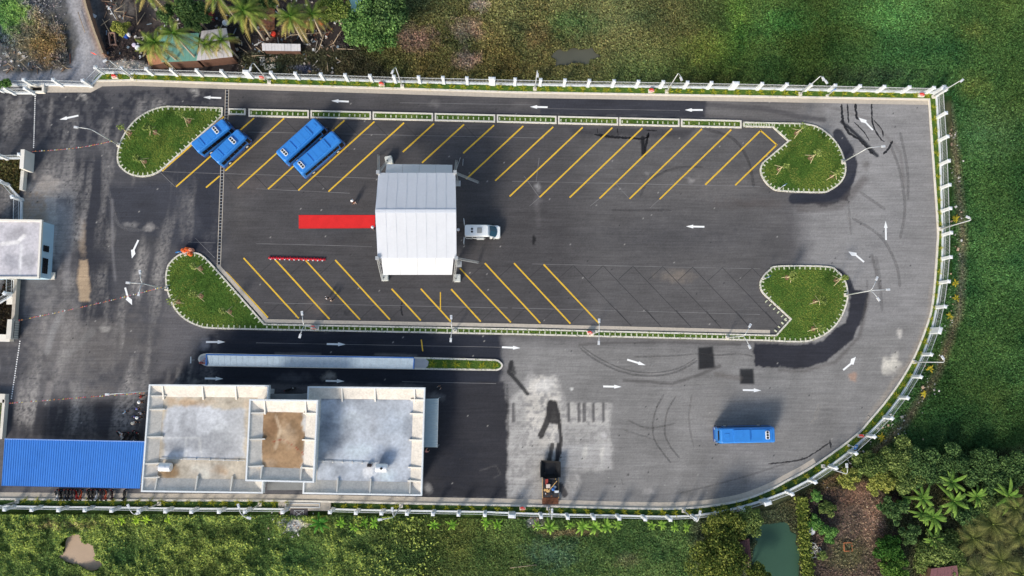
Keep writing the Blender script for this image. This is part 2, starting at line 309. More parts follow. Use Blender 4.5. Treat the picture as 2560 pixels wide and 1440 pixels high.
GOPS = [
 ('poly', (58, 82, 36), 1, 60, [(1250, -300), (2900, -300), (2900, 1200), (2300, 1200), (2300, 300), (1250, 300)]),
 ('poly', (50, 80, 38), 1, 60, [(1900, 120), (2900, 60), (2900, 1200), (2200, 1200), (2300, 260), (1900, 230)]),
 ('poly', (84, 82, 46), .9, 170, [(870, -300), (1800, -300), (1760, 120), (1560, 190), (1500, 260), (850, 260)]), ('blob', (84, 112, 40), .7, .9, 1800, 120, 120, 60), ('blob', (96, 124, 40), .6, .8, 1850, 40, 40, 80), ('blob', (44, 92, 40), .7, .9, 1960, 60, 110, 60), ('blob', (58, 100, 46), .7, .9, 2200, 40, 160, 60), ('blob', (92, 104, 44), .6, .9, 2425, 72, 50, 34), ('blob', (86, 102, 44), .5, .9, 2430, 210, 55, 45), ('blob', (64, 98, 58), .7, .9, 2480, 330, 110, 90), ('blob', (70, 90, 40), .6, .9, 2490, 1000, 90, 60), ('blob', (42, 64, 34), .6, .9, 2380, 1080, 130, 70), ('blob', (40, 56, 38), .8, .8, 2170, 190, 200, 30), ('blob', (52, 60, 34), .7, .8, 1700, 200, 260, 20), ('blob', (60, 84, 44), .8, .8, 1420, 60, 110, 50), ('blob', (104, 84, 50), .6, .7, 1345, 90, 40, 50),  # dark blobs behind the straight fence: its shadow painted in, over lower ground
 ('blob', (132, 112, 92), .9, .7, 1165, 75, 55, 40), ('blob', (112, 92, 80), .9, .7, 1040, 95, 70, 45), ('blob', (120, 104, 92), .9, .6, 1170, 150, 45, 30), ('blob', (120, 110, 98), .8, .6, 1200, 15, 30, 22),
 ('poly', (56, 51, 50), 1, 14, [(225, -200), (880, -200), (900, 110), (860, 200), (250, 190), (235, 60)]),
 ('poly', (62, 62, 44), 1, 20, [(600, 130), (900, 120), (1000, 200), (600, 210)]),
 ('blob', (98, 90, 84), .8, .8, 400, 25, 60, 40), ('blob', (120, 92, 60), .8, .7, 765, 65, 45, 25), ('blob', (94, 78, 70), .8, .8, 700, 90, 60, 40), ('blob', (110, 104, 98), .6, .6, 300, 30, 50, 40),
 ('poly', (168, 162, 152), .9, 3, [(255, 152), (330, 150), (370, 160), (370, 178), (255, 176)]),
 ('blob', (70, 74, 90), .9, .5, 757, 173, 40, 13),
 ('poly', (92, 92, 92), 1, 20, [(-300, -200), (230, -200), (260, 190), (-300, 210)]),
 ('poly', (138, 138, 142), 1, 5, ROAD), ('line', (170, 168, 168), .7, 22, [(172, -60), (196, 60), (215, 120), (205, 175)], 20), ('line', (150, 128, 112), .8, 10, [(205, -30), (225, 60), (250, 130)], 16), ('line', (168, 148, 128), .8, 5, [(222, 20), (240, 80), (258, 140)], 9),
 ('blob', (104, 96, 72), .9, .6, 80, 90, 90, 90), ('blob', (106, 90, 54), .9, .6, 120, 115, 55, 65), ('blob', (84, 112, 48), .95, .5, 20, 35, 70, 60),
 ('poly', (74, 88, 38), 1, 30, [(-300, 1285), (760, 1290), (1350, 1300), (1350, 1700), (-300, 1700)]),
 ('poly', (60, 74, 34), 1, 160, [(900, 1325), (1760, 1335), (1760, 1700), (930, 1700)]), ('blob', (52, 72, 52), .9, .8, 1380, 1385, 90, 60),
 ('blob', (104, 88, 60), .8, .7, 1420, 1332, 90, 14), ('blob', (112, 92, 62), .6, .7, 170, 1312, 120, 14), ('blob', (110, 96, 62), .5, .7, 1570, 1400, 40, 25),
 ('poly', (66, 70, 48), 1, 30, [(1730, 1300), (2200, 1150), (2900, 1100), (2900, 1700), (1730, 1700)]),
 ('poly', (86, 74, 66), 1, 18, [(2020, 1235), (2150, 1205), (2210, 1215), (2225, 1440), (2200, 1560), (2020, 1560)]),
 ('blob', (138, 114, 96), .85, .7, 2180, 1300, 40, 90), ('blob', (136, 108, 90), .8, .7, 2150, 1240, 45, 40), ('blob', (128, 108, 92), .6, .8, 2120, 1310, 50, 60), ('blob', (62, 58, 58), .9, .7, 2060, 1270, 45, 35), ('blob', (70, 60, 56), .9, .6, 2240, 1245, 50, 25), ('blob', (72, 62, 56), .9, .6, 2235, 1345, 40, 30),
 ('blob', (92, 92, 62), .8, .7, 2120, 1390, 70, 60), ('line', (98, 88, 70), .75, 16, [(2372, 262), (2392, 420), (2405, 560), (2405, 690), (2395, 790), (2370, 860), (2345, 930), (2300, 1000), (2260, 1060), (2210, 1110), (2160, 1150), (2060, 1210)], 18),
 ('blob', (172, 160, 146), .9, .5, 735, 1312, 38, 20), ('blob', (120, 112, 106), .9, .5, 1335, 1305, 26, 14), ('blob', (92, 84, 60), .8, .5, 30, 420, 60, 60),
 ('poly', (52, 50, 40), 1, 6, [(-200, 690), (42, 690), (38, 840), (-200, 840)]), ('poly', (92, 96, 60), 1, 6, [(-200, 380), (66, 380), (60, 470), (40, 495), (-200, 440)]),
]
xs = np.concatenate([[-900, -500, -260, -160], np.arange(-98, 98.1, .5), [160, 260, 500, 900]]); ys = np.concatenate([[-900, -500, -260, -140], np.arange(-56, 74.1, .5), [140, 260, 500, 900]])
gm, X, Y = gridmesh('ground', xs, ys, lambda x, y: -.22+(noise(x, y, 3, 3)-.5)*.08)
px, py = PX(np.clip(X, -150, 150), np.clip(Y, -100, 120)); gc = paint(px, py, (58, 80, 38), GOPS); setcol(gm, gc*(.75+.5*noise(X, Y, 1.2, 6))[:, None]); gm.materials.append(M_SOIL)
tag(ob('ground', gm), None, None, None, 'structure')
def water(name, poly, col, rough):
    m = mat('water_%d' % len(MATS), col, rough, var=.15, scale=.3, spec=.25); sheet(mb := MB(), Gs(poly), -.17); tag(mb.build(name, m), None, None, None, 'structure')
water('pond', POND_L, S(176, 152, 128), .55); water('pond', POND_R, S(54, 82, 66), .4); water('pool', POOL_N, S(84, 84, 72), .6)

# ------------------------------------------------------------------ the asphalt lot
A1, A2 = (38, 41, 50), (50, 50, 55)
AOPS = [
 ('poly', (74, 72, 73), 1, 80, [(540, 215), (1500, 230), (1500, 860), (540, 840)]),
 ('poly', (88, 86, 86), 1, 100, [(1450, 300), (2000, 300), (2000, 860), (1450, 860)]),
 ('poly', (132, 130, 129), 1, 60, [(2010, 230), (2500, 230), (2500, 900), (2200, 1100), (2010, 860)]),
 ('poly', (124, 122, 120), 1, 50, [(1265, 850), (2100, 862), (2300, 800), (2200, 1100), (1900, 1300), (1265, 1300)]),
 ('poly', (70, 70, 74), .9, 30, [(-200, 220), (560, 225), (545, 670), (420, 700), (380, 960), (-200, 960)]),
 # left apron: dust, older and newer laps
 ('blob', (104, 102, 104), .8, .8, 110, 640, 90, 260), ('blob', (122, 118, 116), .8, .8, 165, 860, 130, 160), ('blob', (100, 96, 94), .8, .8, 260, 860, 170, 110), ('blob', (150, 147, 146), .75, .7, 150, 560, 40, 130), ('blob', (168, 158, 148), .85, .6, 110, 470, 50, 40),
 ('poly', (46, 48, 56), .85, 16, [(190, 400), (262, 395), (275, 560), (285, 800), (205, 800), (190, 600)]),
 ('poly', (56, 58, 66), .8, 20, [(262, 470), (545, 440), (540, 660), (300, 560)]),
 ('line', (140, 138, 138), .6, 3, [(255, 360), (265, 440), (280, 510), (300, 565), (350, 575), (385, 565)], 5), ('line', (130, 128, 130), .5, 5, [(280, 500), (283, 640), (288, 700)], 6), ('line', (128, 126, 128), .5, 6, [(180, 520), (170, 640), (165, 720)], 16),
 ('blob', (174, 168, 162), .7, .8, 375, 567, 20, 14), ('blob', (160, 156, 152), .5, .8, 330, 560, 26, 10),
 ('poly', (172, 150, 124), .95, 6, [(196, 650), (218, 650), (228, 725), (222, 755), (200, 756), (195, 700)]), ('blob', (160, 142, 122), .6, .7, 205, 600, 12, 60),
 ('poly', (176, 160, 142), 1, 3, [(62, 483), (142, 488), (140, 560), (50, 560), (48, 540)]), ('poly', (146, 126, 106), .8, 6, [(62, 484), (108, 488), (112, 555), (50, 556)]), ('poly', (178, 174, 170), .7, 5, [(112, 490), (142, 489), (139, 640), (128, 640)]),
 ('blob', (186, 182, 176), .75, .8, 208, 243, 20, 20), ('blob', (180, 178, 174), .7, .8, 482, 232, 22, 12), ('blob', (130, 130, 132), .5, .9, 60, 260, 80, 30),
 ('line', (150, 148, 146), .5, 8, [(155, 780), (130, 830), (118, 880)], 16), ('line', (146, 140, 136), .5, 6, [(125, 960), (105, 1060), (100, 1095)], 16), ('line', (138, 134, 130), .5, 6, [(180, 960), (188, 1010)], 14), ('line', (120, 118, 116), .5, 6, [(230, 830), (150, 900)], 20),
 ('blob', (164, 160, 154), .6, .7, 262, 822, 20, 12), ('blob', (120, 110, 98), .6, .8, 225, 1025, 60, 30), ('blob', (112, 104, 98), .5, .8, 240, 985, 60, 25),
 ('poly', A2, .9, 24, [(20, 1010), (360, 1000), (360, 1100), (20, 1100)]), ('poly', (44, 46, 54), .9, 14, [(-200, 232), (540, 225), (540, 262), (380, 262), (290, 340), (230, 360), (-200, 330)], 0, 0),
 ('poly', (48, 50, 58), .85, 10, [(400, 430), (556, 300), (552, 470), (548, 660), (470, 470)]), ('poly', (42, 44, 54), .9, 10, [(440, 640), (460, 590), (540, 600), (545, 660), (520, 640), (480, 625)]),
 # road between median and buildings: fresh dark lap
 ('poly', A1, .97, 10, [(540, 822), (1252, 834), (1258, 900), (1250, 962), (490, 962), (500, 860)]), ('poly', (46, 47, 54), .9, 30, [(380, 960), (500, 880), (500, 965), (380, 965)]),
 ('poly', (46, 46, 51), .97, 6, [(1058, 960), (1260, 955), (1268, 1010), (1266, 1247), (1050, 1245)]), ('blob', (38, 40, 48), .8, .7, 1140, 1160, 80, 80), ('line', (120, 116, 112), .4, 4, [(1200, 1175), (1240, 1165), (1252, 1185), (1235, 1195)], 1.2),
 ('blob', (160, 156, 150), .6, .8, 822, 940, 20, 16), ('blob', (130, 130, 134), .6, .8, 512, 862, 16, 20), ('line', (130, 126, 124), .5, 5, [(690, 884), (800, 886)], 5), ('line', (126, 124, 122), .5, 5, [(940, 886), (1040, 890)], 6), ('blob', (90, 90, 94), .5, .8, 730, 945, 60, 20), ('blob', (168, 164, 160), .6, .7, 1070, 1220, 14, 16), ('blob', (130, 128, 128), .5, .8, 1090, 990, 26, 16), ('blob', (170, 164, 158), .4, .8, 488, 952, 14, 8),
 # north lane: newer lap
 ('poly', (52, 53, 60), .95, 5, [(1348, 240), (1766, 248), (1766, 296), (1352, 286)]), ('poly', (110, 107, 105), .6, 20, [(1770, 250), (2060, 255), (2060, 300), (1770, 300)]), ('line', (74, 72, 74), .7, 5, [(1770, 262), (1900, 270), (2000, 292), (2060, 300)], 12), ('line', (80, 76, 76), .6, 8, [(1770, 292), (1900, 300)], 8), ('line', (66, 64, 68), .6, 6, [(600, 268), (1340, 284)], 8), ('blob', (122, 118, 116), .5, .8, 1085, 262, 20, 12), ('blob', (98, 94, 92), .6, .9, 1310, 262, 50, 18), ('blob', (96, 92, 90), .6, .9, 690, 240, 60, 18),
 ('poly', (60, 59, 62), .8, 12, [(1420, 318), (1740, 322), (1712, 346), (1430, 336)]),
 ('line', (24, 24, 28), .95, 1, [(1485, 336), (1540, 343), (1612, 346), (1620, 336), (1610, 385)], 6), ('line', (24, 24, 28), .95, 1, [(1606, 345), (1609, 386)], 11), ('line', (30, 30, 34), .9, 1, [(1612, 325), (1645, 327)], 3), ('line', (30, 30, 34), .9, 1, [(1493, 320), (1494, 336)], 2.5), ('line', (30, 30, 34), .9, 1, [(1543, 320), (1546, 340)], 2.5),
 # centre
 ('blob', (74, 73, 75), .7, .9, 1700, 590, 330, 60), ('blob', (112, 108, 106), .5, .9, 1760, 460, 200, 50), ('blob', (84, 78, 76), .6, .8, 1880, 510, 130, 20), ('blob', (98, 90, 88), .5, .9, 620, 460, 60, 40), ('blob', (68, 68, 72), .6, .9, 840, 560, 120, 60), ('blob', (84, 81, 80), .6, .9, 600, 530, 50, 80), ('blob', (96, 88, 84), .5, .9, 790, 770, 30, 50), ('line', (52, 50, 52), .75, 3, [(1760, 322), (1830, 345), (1870, 400), (1885, 470)], 5), ('line', (54, 52, 54), .65, 3, [(1600, 492), (1625, 450), (1690, 420), (1760, 418)], 4), ('line', (54, 52, 54), .65, 3, [(1530, 525), (1680, 526)], 4),
 ('blob', (30, 30, 32), .95, .4, 1338, 598, 6, 8), ('blob', (30, 30, 32), .95, .4, 1335, 608, 4, 5), ('line', (34, 34, 38), .95, 1, [(1005, 755), (1003, 775), (1007, 790)], 5), ('blob', (48, 48, 50), .8, .6, 868, 782, 8, 7), ('blob', (44, 44, 46), .8, .6, 743, 757, 5, 5), ('blob', (160, 158, 156), .6, .7, 1345, 465, 9, 9), ('blob', (156, 152, 150), .6, .7, 1730, 450, 10, 8), ('blob', (136, 134, 132), .5, .7, 1620, 435, 6, 6), ('blob', (140, 128, 116), .5, .8, 1690, 690, 60, 20), ('blob', (128, 124, 124), .3, .8, 1345, 510, 14, 60),
 # right hand loop: laps hugging the islands, rubber arcs, damp trails
 ('line', (42, 44, 53), .95, 3, [(2095, 335), (2120, 375), (2130, 410), (2122, 450), (2100, 480), (2050, 495), (1985, 497)], 28), ('poly', (42, 44, 53), .92, 4, [(1985, 484), (2060, 486), (2120, 450), (2140, 420), (2120, 500), (2060, 515), (1990, 508)]), ('line', (80, 74, 72), .5, 10, [(2000, 520), (2100, 515), (2160, 450)], 20),
 ('line', (42, 44, 52), .95, 3, [(2095, 680), (2118, 700), (2128, 730)], 20), ('poly', (40, 41, 49), .97, 4, [(1884, 856), (2000, 862), (2060, 850), (2110, 810), (2126, 760), (2126, 720), (2172, 730), (2166, 780), (2130, 850), (2070, 905), (2010, 922), (1884, 918)]), ('line', (90, 86, 84), .6, 6, [(2172, 740), (2150, 840), (2090, 905), (2010, 928), (1950, 925)], 9), ('line', (74, 72, 74), .5, 3, [(2168, 700), (2165, 760), (2150, 820)], 4), ('line', (80, 78, 78), .5, 3, [(2190, 640), (2200, 700), (2205, 780)], 5),
 ('rect', (36, 37, 40), .97, 5, [(1745, 869), (1782, 866), (1788, 920), (1746, 924)]), ('rect', (36, 37, 40), .97, 5, [(1849, 922), (1884, 922), (1886, 960), (1850, 960)]),
 ('line', (70, 68, 69), .8, 2, [(1450, 870), (1490, 900), (1550, 928), (1620, 940), (1690, 930), (1745, 900)], 3.5), ('line', (70, 68, 69), .8, 2, [(1455, 866), (1495, 894), (1555, 921), (1622, 932), (1692, 922), (1745, 892)], 2.5), ('line', (74, 72, 72), .7, 2, [(1585, 892), (1680, 890), (1745, 884), (1790, 888), (1850, 884), (1885, 892)], 3), ('line', (78, 75, 74), .6, 4, [(1560, 950), (1680, 960), (1740, 940), (1800, 915)], 8), ('line', (76, 73, 72), .6, 4, [(1450, 862), (1530, 858), (1700, 856), (1850, 862)], 6), ('line', (96, 90, 86), .5, 6, [(1790, 935), (1850, 945)], 12),
 ('line', (72, 70, 69), .75, 2, [(1660, 985), (1638, 1030), (1632, 1080), (1645, 1115), (1680, 1160)], 3), ('line', (72, 70, 69), .75, 2, [(1690, 990), (1668, 1030), (1662, 1080), (1675, 1115), (1702, 1148)], 3), ('line', (76, 74, 73), .65, 2, [(1570, 1050), (1620, 1070), (1690, 1058)], 3), ('line', (94, 90, 88), .5, 2, [(1730, 985), (1722, 1050), (1735, 1120)], 3), ('line', (92, 90, 88), .5, 2, [(1560, 1075), (1640, 1100)], 3),
 ('line', (84, 81, 80), .65, 3, [(2225, 360), (2250, 430), (2262, 520), (2250, 600)], 5), ('line', (86, 83, 82), .65, 3, [(2250, 330), (2268, 420), (2270, 500)], 5), ('line', (84, 81, 80), .6, 3, [(2130, 545), (2200, 590), (2240, 660), (2250, 720)], 5), ('line', (84, 81, 80), .6, 3, [(2150, 480), (2215, 525)], 5), ('line', (96, 92, 90), .5, 3, [(2120, 500), (2128, 590)], 4), ('line', (84, 81, 80), .6, 3, [(2180, 640), (2200, 720)], 8), ('line', (108, 104, 102), .5, 5, [(2060, 262), (2180, 300), (2250, 380), (2262, 470)], 7),
 ('line', (34, 36, 42), .95, 1, [(2104, 260), (2107, 300), (2120, 330), (2150, 350), (2185, 388)], 7), ('line', (34, 36, 42), .95, 1.2, [(2105, 305), (2140, 335), (2165, 360), (2192, 388)], 9), ('line', (34, 36, 42), .95, 1, [(2118, 258), (2122, 310)], 4), ('line', (34, 36, 42), .95, 1, [(2138, 258), (2142, 295), (2150, 296)], 6), ('line', (34, 36, 42), .95, 1, [(2135, 305), (2160, 330), (2175, 355)], 3), ('line', (34, 36, 42), .95, 1, [(2179, 258), (2182, 310), (2200, 345), (2212, 355)], 4), ('line', (34, 36, 42), .95, 1, [(2184, 300), (2205, 325), (2207, 345)], 3), ('line', (34, 36, 42), .95, 1, [(2208, 386), (2222, 370), (2232, 350)], 6), ('blob', (74, 70, 66), .6, .7, 2165, 410, 14, 18),
 ('blob', (206, 200, 188), .9, .7, 2228, 912, 30, 32), ('blob', (206, 200, 192), .7, .6, 2245, 833, 12, 12), ('blob', (150, 124, 108), .85, .5, 2132, 945, 13, 14), ('line', (178, 172, 164), .6, 3, [(2048, 1010), (2040, 1040), (2025, 1062)], 7), ('blob', (160, 156, 152), .6, .8, 1620, 1230, 26, 12), ('line', (90, 86, 84), .6, 2, [(1700, 1233), (1850, 1195), (1990, 1150)], 3), ('line', (54, 52, 54), .9, 1, [(1920, 1160), (2000, 1150), (2040, 1130), (2075, 1105)], 3.5), ('line', (50, 50, 52), .9, 1, [(2075, 1100), (2078, 1125)], 5),
 ('poly', (164, 150, 132), .5, 14, [(2318, 800), (2330, 720), (2310, 860), (2180, 1040), (2150, 1075), (2290, 870)]),
 # worn concrete patch with laid strips and tar
 ('poly', (150, 147, 144), .9, 8, [(1272, 1005), (1330, 930), (1390, 945), (1420, 1010), (1525, 1010), (1530, 1170), (1450, 1180), (1440, 1250), (1268, 1248)]), ('poly', (170, 167, 162), .7, 12, [(1272, 1005), (1330, 930), (1390, 945), (1420, 1010), (1525, 1010), (1530, 1170), (1450, 1180), (1440, 1250), (1268, 1248)], 0, 0), ('poly', (196, 190, 181), .85, 12, [(1310, 985), (1345, 935), (1385, 945), (1400, 1000), (1405, 1120), (1320, 1115)], 0, 0), ('blob', (206, 202, 196), .7, .7, 1360, 965, 34, 28), ('rect', (180, 176, 170), .7, 4, [(1405, 1005), (1520, 1008), (1520, 1060), (1405, 1062)], 0, 0), ('rect', (168, 165, 162), .8, 4, [(1400, 1112), (1524, 1108), (1528, 1168), (1400, 1170)]), ('blob', (200, 196, 188), .7, .6, 1502, 1135, 9, 26), ('blob', (196, 192, 184), .7, .6, 1463, 1130, 8, 26), ('blob', (196, 192, 190), .7, .8, 1510, 1090, 14, 12), ('poly', (168, 165, 161), .65, 10, [(1272, 1060), (1350, 1080), (1350, 1240), (1272, 1240)], 0, 0),
]+[('rect', (92, 90, 90), .9, 2, [(x-4, 1008), (x+4, 1006), (x+5, 1054), (x-3, 1056)]) for x in (1421, 1447, 1460, 1483, 1508, 1283)]+[
 ('line', (52, 50, 50), .95, 2, [(1378, 1006), (1372, 1040), (1352, 1090)], 14), ('line', (52, 50, 50), .95, 2, [(1388, 1006), (1398, 1050), (1402, 1100), (1400, 1130), (1390, 1160)], 9), ('poly', (54, 52, 52), .95, 4, [(1368, 1004), (1392, 1002), (1405, 1050), (1398, 1062), (1368, 1056)]), ('line', (54, 52, 52), .9, 2, [(1380, 1112), (1374, 1150)], 11), ('line', (44, 42, 44), .95, 2, [(1396, 1112), (1390, 1165)], 10), ('line', (60, 58, 60), .9, 2, [(1400, 1215), (1412, 1235)], 16),
 ('line', (36, 36, 38), .9, 2, [(1280, 905), (1272, 930), (1295, 955), (1318, 985)], 10), ('blob', (40, 40, 42), .8, .6, 1283, 920, 10, 16), ('line', (40, 40, 42), .7, 3, [(1268, 960), (1270, 1100), (1264, 1120)], 4), ('blob', (36, 36, 36), .9, .5, 1571, 1185, 4, 4), ('blob', (36, 36, 36), .9, .5, 1620, 1178, 5, 4), ('line', (50, 50, 52), .8, 1, [(1554, 1198), (1558, 1215)], 2), ('blob', (220, 218, 212), .8, .5, 1432, 973, 6, 5),
]
TRAILS = [o for o in AOPS if o[0] == 'line' and o[5] <= 7 and o[3] <= 3]; AOPS = [o for o in AOPS if not (o[0] == 'line' and o[5] <= 7 and o[3] <= 3)]
lot_w = Gs(LOT); xa = [p.x for p in lot_w]; ya = [p.y for p in lot_w]
am, X, Y = gridmesh('asphalt_lot', np.arange(min(xa)-.5, max(xa)+.5, .19), np.arange(min(ya)-.5, max(ya)+.5, .19), 0.0, lambda x, y: inpoly(x, y, lot_w))
px, py = PX(X, Y); ac = paint(px, py, (92, 90, 92), AOPS)
LW = np.clip((560-px)/60, 0, 1)*np.clip((py-235)/20, 0, 1)        # dust carried in from the unpaved gateway
dst = np.clip((noise(px*2.2+py*.3, py*.35, 60, 3, 5)-.46)*3.4, 0, 1)*np.clip((noise(px, py, 150, 5, 3)-.3)*4, 0, 1)*LW*np.clip(noise(px, py, 4, 2, 3)*2.2-.4, 0, 1)
ac = ac*(1-.75*dst[:, None])+lin((158, 153, 148))*.75*dst[:, None]
RW = np.clip((px-1200)/150, 0, 1)*np.clip((py-840)/30, 0, 1); dg = noise(px+py*.35, py*.25, 34, 6, 4)
sc_ = noise(px, py*5, 60, 2, 4); spk = noise(px, py, 34, 4, 5); big = noise(px, py, 130, 1, 4); ac *= (.62+.26*sc_+.22*spk+.3*big+RW*.3*(dg-.5))[:, None]
fl = RNG.random(len(X)); ac[fl > .9994] = lin((150, 147, 143)); ac[fl < .0006] = lin((48, 48, 50))
ac *= RNG.normal(1, .05, len(X)).clip(.8, 1.25)[:, None]; setcol(am, ac); am.materials.append(M_ASPH)
lot = tag(ob('asphalt_lot', am), None, None, None, 'structure')

def trailmat(c, a):
    key = 'trail_%d_%d' % (c[0], int(a*100))
    if key in MATS: return MATS[key]
    m = mat(key, S(*c), .85, var=.2, scale=3); nt = m.node_tree; p = nt.nodes['Principled BSDF']; tc = nt.nodes.new('ShaderNodeTexCoord'); n = nt.nodes.new('ShaderNodeTexNoise'); n.inputs['Scale'].default_value = 3.5; n.inputs['Detail'].default_value = 6; nt.links.new(tc.outputs['Object'], n.inputs['Vector'])
    r = nt.nodes.new('ShaderNodeMapRange'); r.inputs[1].default_value = .3; r.inputs[2].default_value = .62; r.inputs[3].default_value = a*.25 if a < .85 else .8; r.inputs[4].default_value = min(1, a*1.05); nt.links.new(n.outputs[0], r.inputs[0]); nt.links.new(r.outputs[0], p.inputs['Alpha']); return m
for q, (_, c, a, soft, pts, w, *_r) in enumerate(TRAILS):
    wp = [G(*p) for p in smoothpoly(pts, 6)]; wp = resample(wp, .22)
    if len(wp) < 3: continue
    nn = normals2(wp); V = []; hard = a > .85; ww = w/16*.5*(1 if hard else 1.5); n = len(wp); a = a if hard else a*.42
    for i, (p, nv) in enumerate(zip(wp, nn)):
        e = min(1, .35+i*.4, .35+(n-1-i)*.4)
        for s_ in (1, -1): k = ww*e*(random.uniform(.45, 1.5) if hard else random.uniform(.85, 1.15)); V.append((p.x+nv.x*k*s_, p.y+nv.y*k*s_, 0))
    mb = MB(); mb.add(V, [(2*i, 2*i+1, 2*i+3, 2*i+2) for i in range(n-1)]); o = mb.build('damp_trail' if hard else ('tyre_mark' if c[0] < 110 else 'dust_streak'), trailmat(c, a), lot); o.location = (0, 0, .0015+.00002*q)
# painted markings, children of the lot
def stripe(name, a, b, w, m, z=.006):
    p, q = G(*a), G(*b); mid = (p+q)/2; L = (q-p).length
    mb = MB(); n = max(1, int(L/2)); rag = lambda: random.uniform(-.012, .012)
    top = [(-L/2+L*i/n, w/2+rag(), 0) for i in range(n+1)]; bot = [(-L/2+L*i/n, -w/2+rag(), 0) for i in range(n+1)]
    mb.add(top+bot, [(i, i+1, n+2+i, n+1+i) for i in range(n)]); o = mb.build(name, m, lot); o.location = (mid.x, mid.y, z); o.rotation_euler = (0, 0, math.atan2(q.y-p.y, q.x-p.x))
YL = [((561, 291), (405, 428)), ((635, 295), (440, 467)), ((710, 296), (563, 427)), ((549, 440), (515, 469)), ((785, 299), (594, 471)), ((861, 301), (670, 473)), ((936, 304), (746, 476)), ((1010, 307), (821, 479)), ((1085, 309), (1007, 380)), ((1160, 311), (1055, 407)), ((1235, 313), (1158, 383)), ((1308, 315), (1165, 448)), ((1383, 317), (1238, 452)), ((1457, 318), (1274, 491)), ((1531, 319), (1349, 493)), ((1606, 320), (1424, 494)), ((1680, 321), (1499, 496)), ((1755, 322), (1574, 497)), ((1828, 324), (1649, 498)), ((1902, 326), (1763, 462)), ((1942, 362), (1838, 463)), ((1900, 325), (1943, 363)),
 ((565, 680), (670, 794)), ((609, 645), (747, 796)), ((687, 648), (824, 798)), ((764, 651), (900, 799)), ((838, 650), (975, 799)), ((979, 722), (1052, 801)), ((1052, 722), (1127, 804)), ((1128, 723), (1202, 804)), ((1150, 671), (1277, 806)), ((1212, 658), (1351, 808)), ((1285, 658), (1426, 809)), ((1359, 661), (1498, 809)), ((1101, 730), (1101, 774)), ((1053, 849), (1057, 878))]
for i, (a, b) in enumerate(YL): stripe('parking_line', a, b, .16 if i > 33 else .23, M_YEL, .008)
for i in range(8):
    x = 1433+i*74.6; y = 663+i*1.2; stripe('saw_cut', (x, y), (x+146 if i < 6 else x+110, y+153 if i < 6 else y+115), .085, M_SAW, .005); stripe('saw_cut', (x, y), (x-36, y+33), .08, M_SAW, .004)
    if i < 6: stripe('saw_cut', (x+146, y+153), (x+108, y+188-78), .08, M_SAW, .0045)
for x, y in ((661, 795), (747, 796), (824, 798), (900, 799), (975, 799), (1052, 801), (1127, 804), (1202, 804), (1277, 806), (1351, 808), (1426, 809)): stripe('saw_cut', (x+2, y-3), (x+36, y-35), .08, M_SAW, .0045)
for x, y in ((687, 648), (764, 651), (838, 650), (1212, 658), (1285, 658), (1359, 661)): stripe('saw_cut', (x-2, y+3), (x-38, y+35), .08, M_SAW, .0045)
for x, y in ((594, 471), (670, 473), (746, 476), (821, 479), (515, 469), (440, 467)): stripe('saw_cut', (x-2, y-2), (x-34, y-36), .08, M_SAW, .0045)
for x, y in ((711, 297), (861, 302), (936, 305), (1010, 308), (1160, 312)): stripe('saw_cut', (x+2, y+3), (x+34, y+36), .08, M_SAW, .0045)
for a, b in (((620, 330), (1360, 345)), ((1280, 453), (1900, 466)), ((405, 429), (552, 434)), ((563, 434), (945, 446)), ((640, 472), (875, 483)), ((640, 609), (930, 616)), ((1330, 660), (1900, 672)), ((660, 757), (1270, 770)), ((1280, 770), (1900, 786)), ((1000, 257), (1330, 262)), ((1330, 271), (1700, 276)), ((640, 857), (1255, 868)), ((1305, 869), (1450, 872)), ((1900, 975), (2140, 981)), ((1005, 954), (1240, 959)), ((1540, 967), (1850, 972)), ((470, 605), (540, 607)), ((488, 595), (537, 645)), ((1349, 493), (1324, 515)), ((1499, 496), (1475, 516)), ((1649, 498), (1625, 520)), ((402, 432), (437, 466)), ((1340, 455), (1348, 395)), ((1310, 440), (1348, 493)), ((1540, 460), (1573, 496))):
    stripe('chalk_line', a, b, .045, M_CHALK, .003)
def arrow(a, b, bend=0):
    p, q = G(*a), G(*b); L = (q-p).length; h = 1.15; w = .14
    if not bend: poly = [(0, w), (0, -w), (L-h, -w), (L-h, -.3), (L, 0), (L-h, .3), (L-h, w)]
    else:
        s = bend; poly = [(0, w), (0, -w), (L*.55, -w+.0*s), (L*.62, -.28-.1*s), (L*1.0, .32*s), (L*.72, .52 if s > 0 else .2), (L*.55, w)]
        if s < 0: poly = [(x, -y) for x, y in [(0, w), (0, -w), (L*.55, -w), (L*.62, -.38), (L*1.0, .32), (L*.72, .52), (L*.55, w)]]
    mb = MB(); sheet(mb, poly, 0); o = mb.build('direction_arrow', M_MARK, lot); o.location = (p.x, p.y, .007); o.rotation_euler = (0, 0, math.atan2(q.y-p.y, q.x-p.x))
for a, b, k in (((553, 245), (508, 243), 0), ((872, 254), (828, 252), 0), ((1369, 268), (1325, 267), 0), ((1757, 275), (1712, 275), 0), ((196, 289), (149, 299), 0), ((2182, 325), (2150, 291), 1), ((2215, 600), (2214, 552), 0), ((2160, 655), (2124, 625), 1), ((1761, 567), (1715, 566), 0), ((346, 600), (325, 644), 1), ((313, 719), (325, 764), 1), ((515, 855), (563, 855), 0), ((817, 860), (864, 861), 0), ((1255, 868), (1301, 870), 0), ((1568, 899), (1614, 913), 0), ((1508, 966), (1554, 967), 0), ((1857, 975), (1903, 976), 0), ((512, 946), (558, 947), 0), ((814, 952), (861, 953), 0), ((2108, 925), (2143, 896), 1)): arrow(a, b, k)
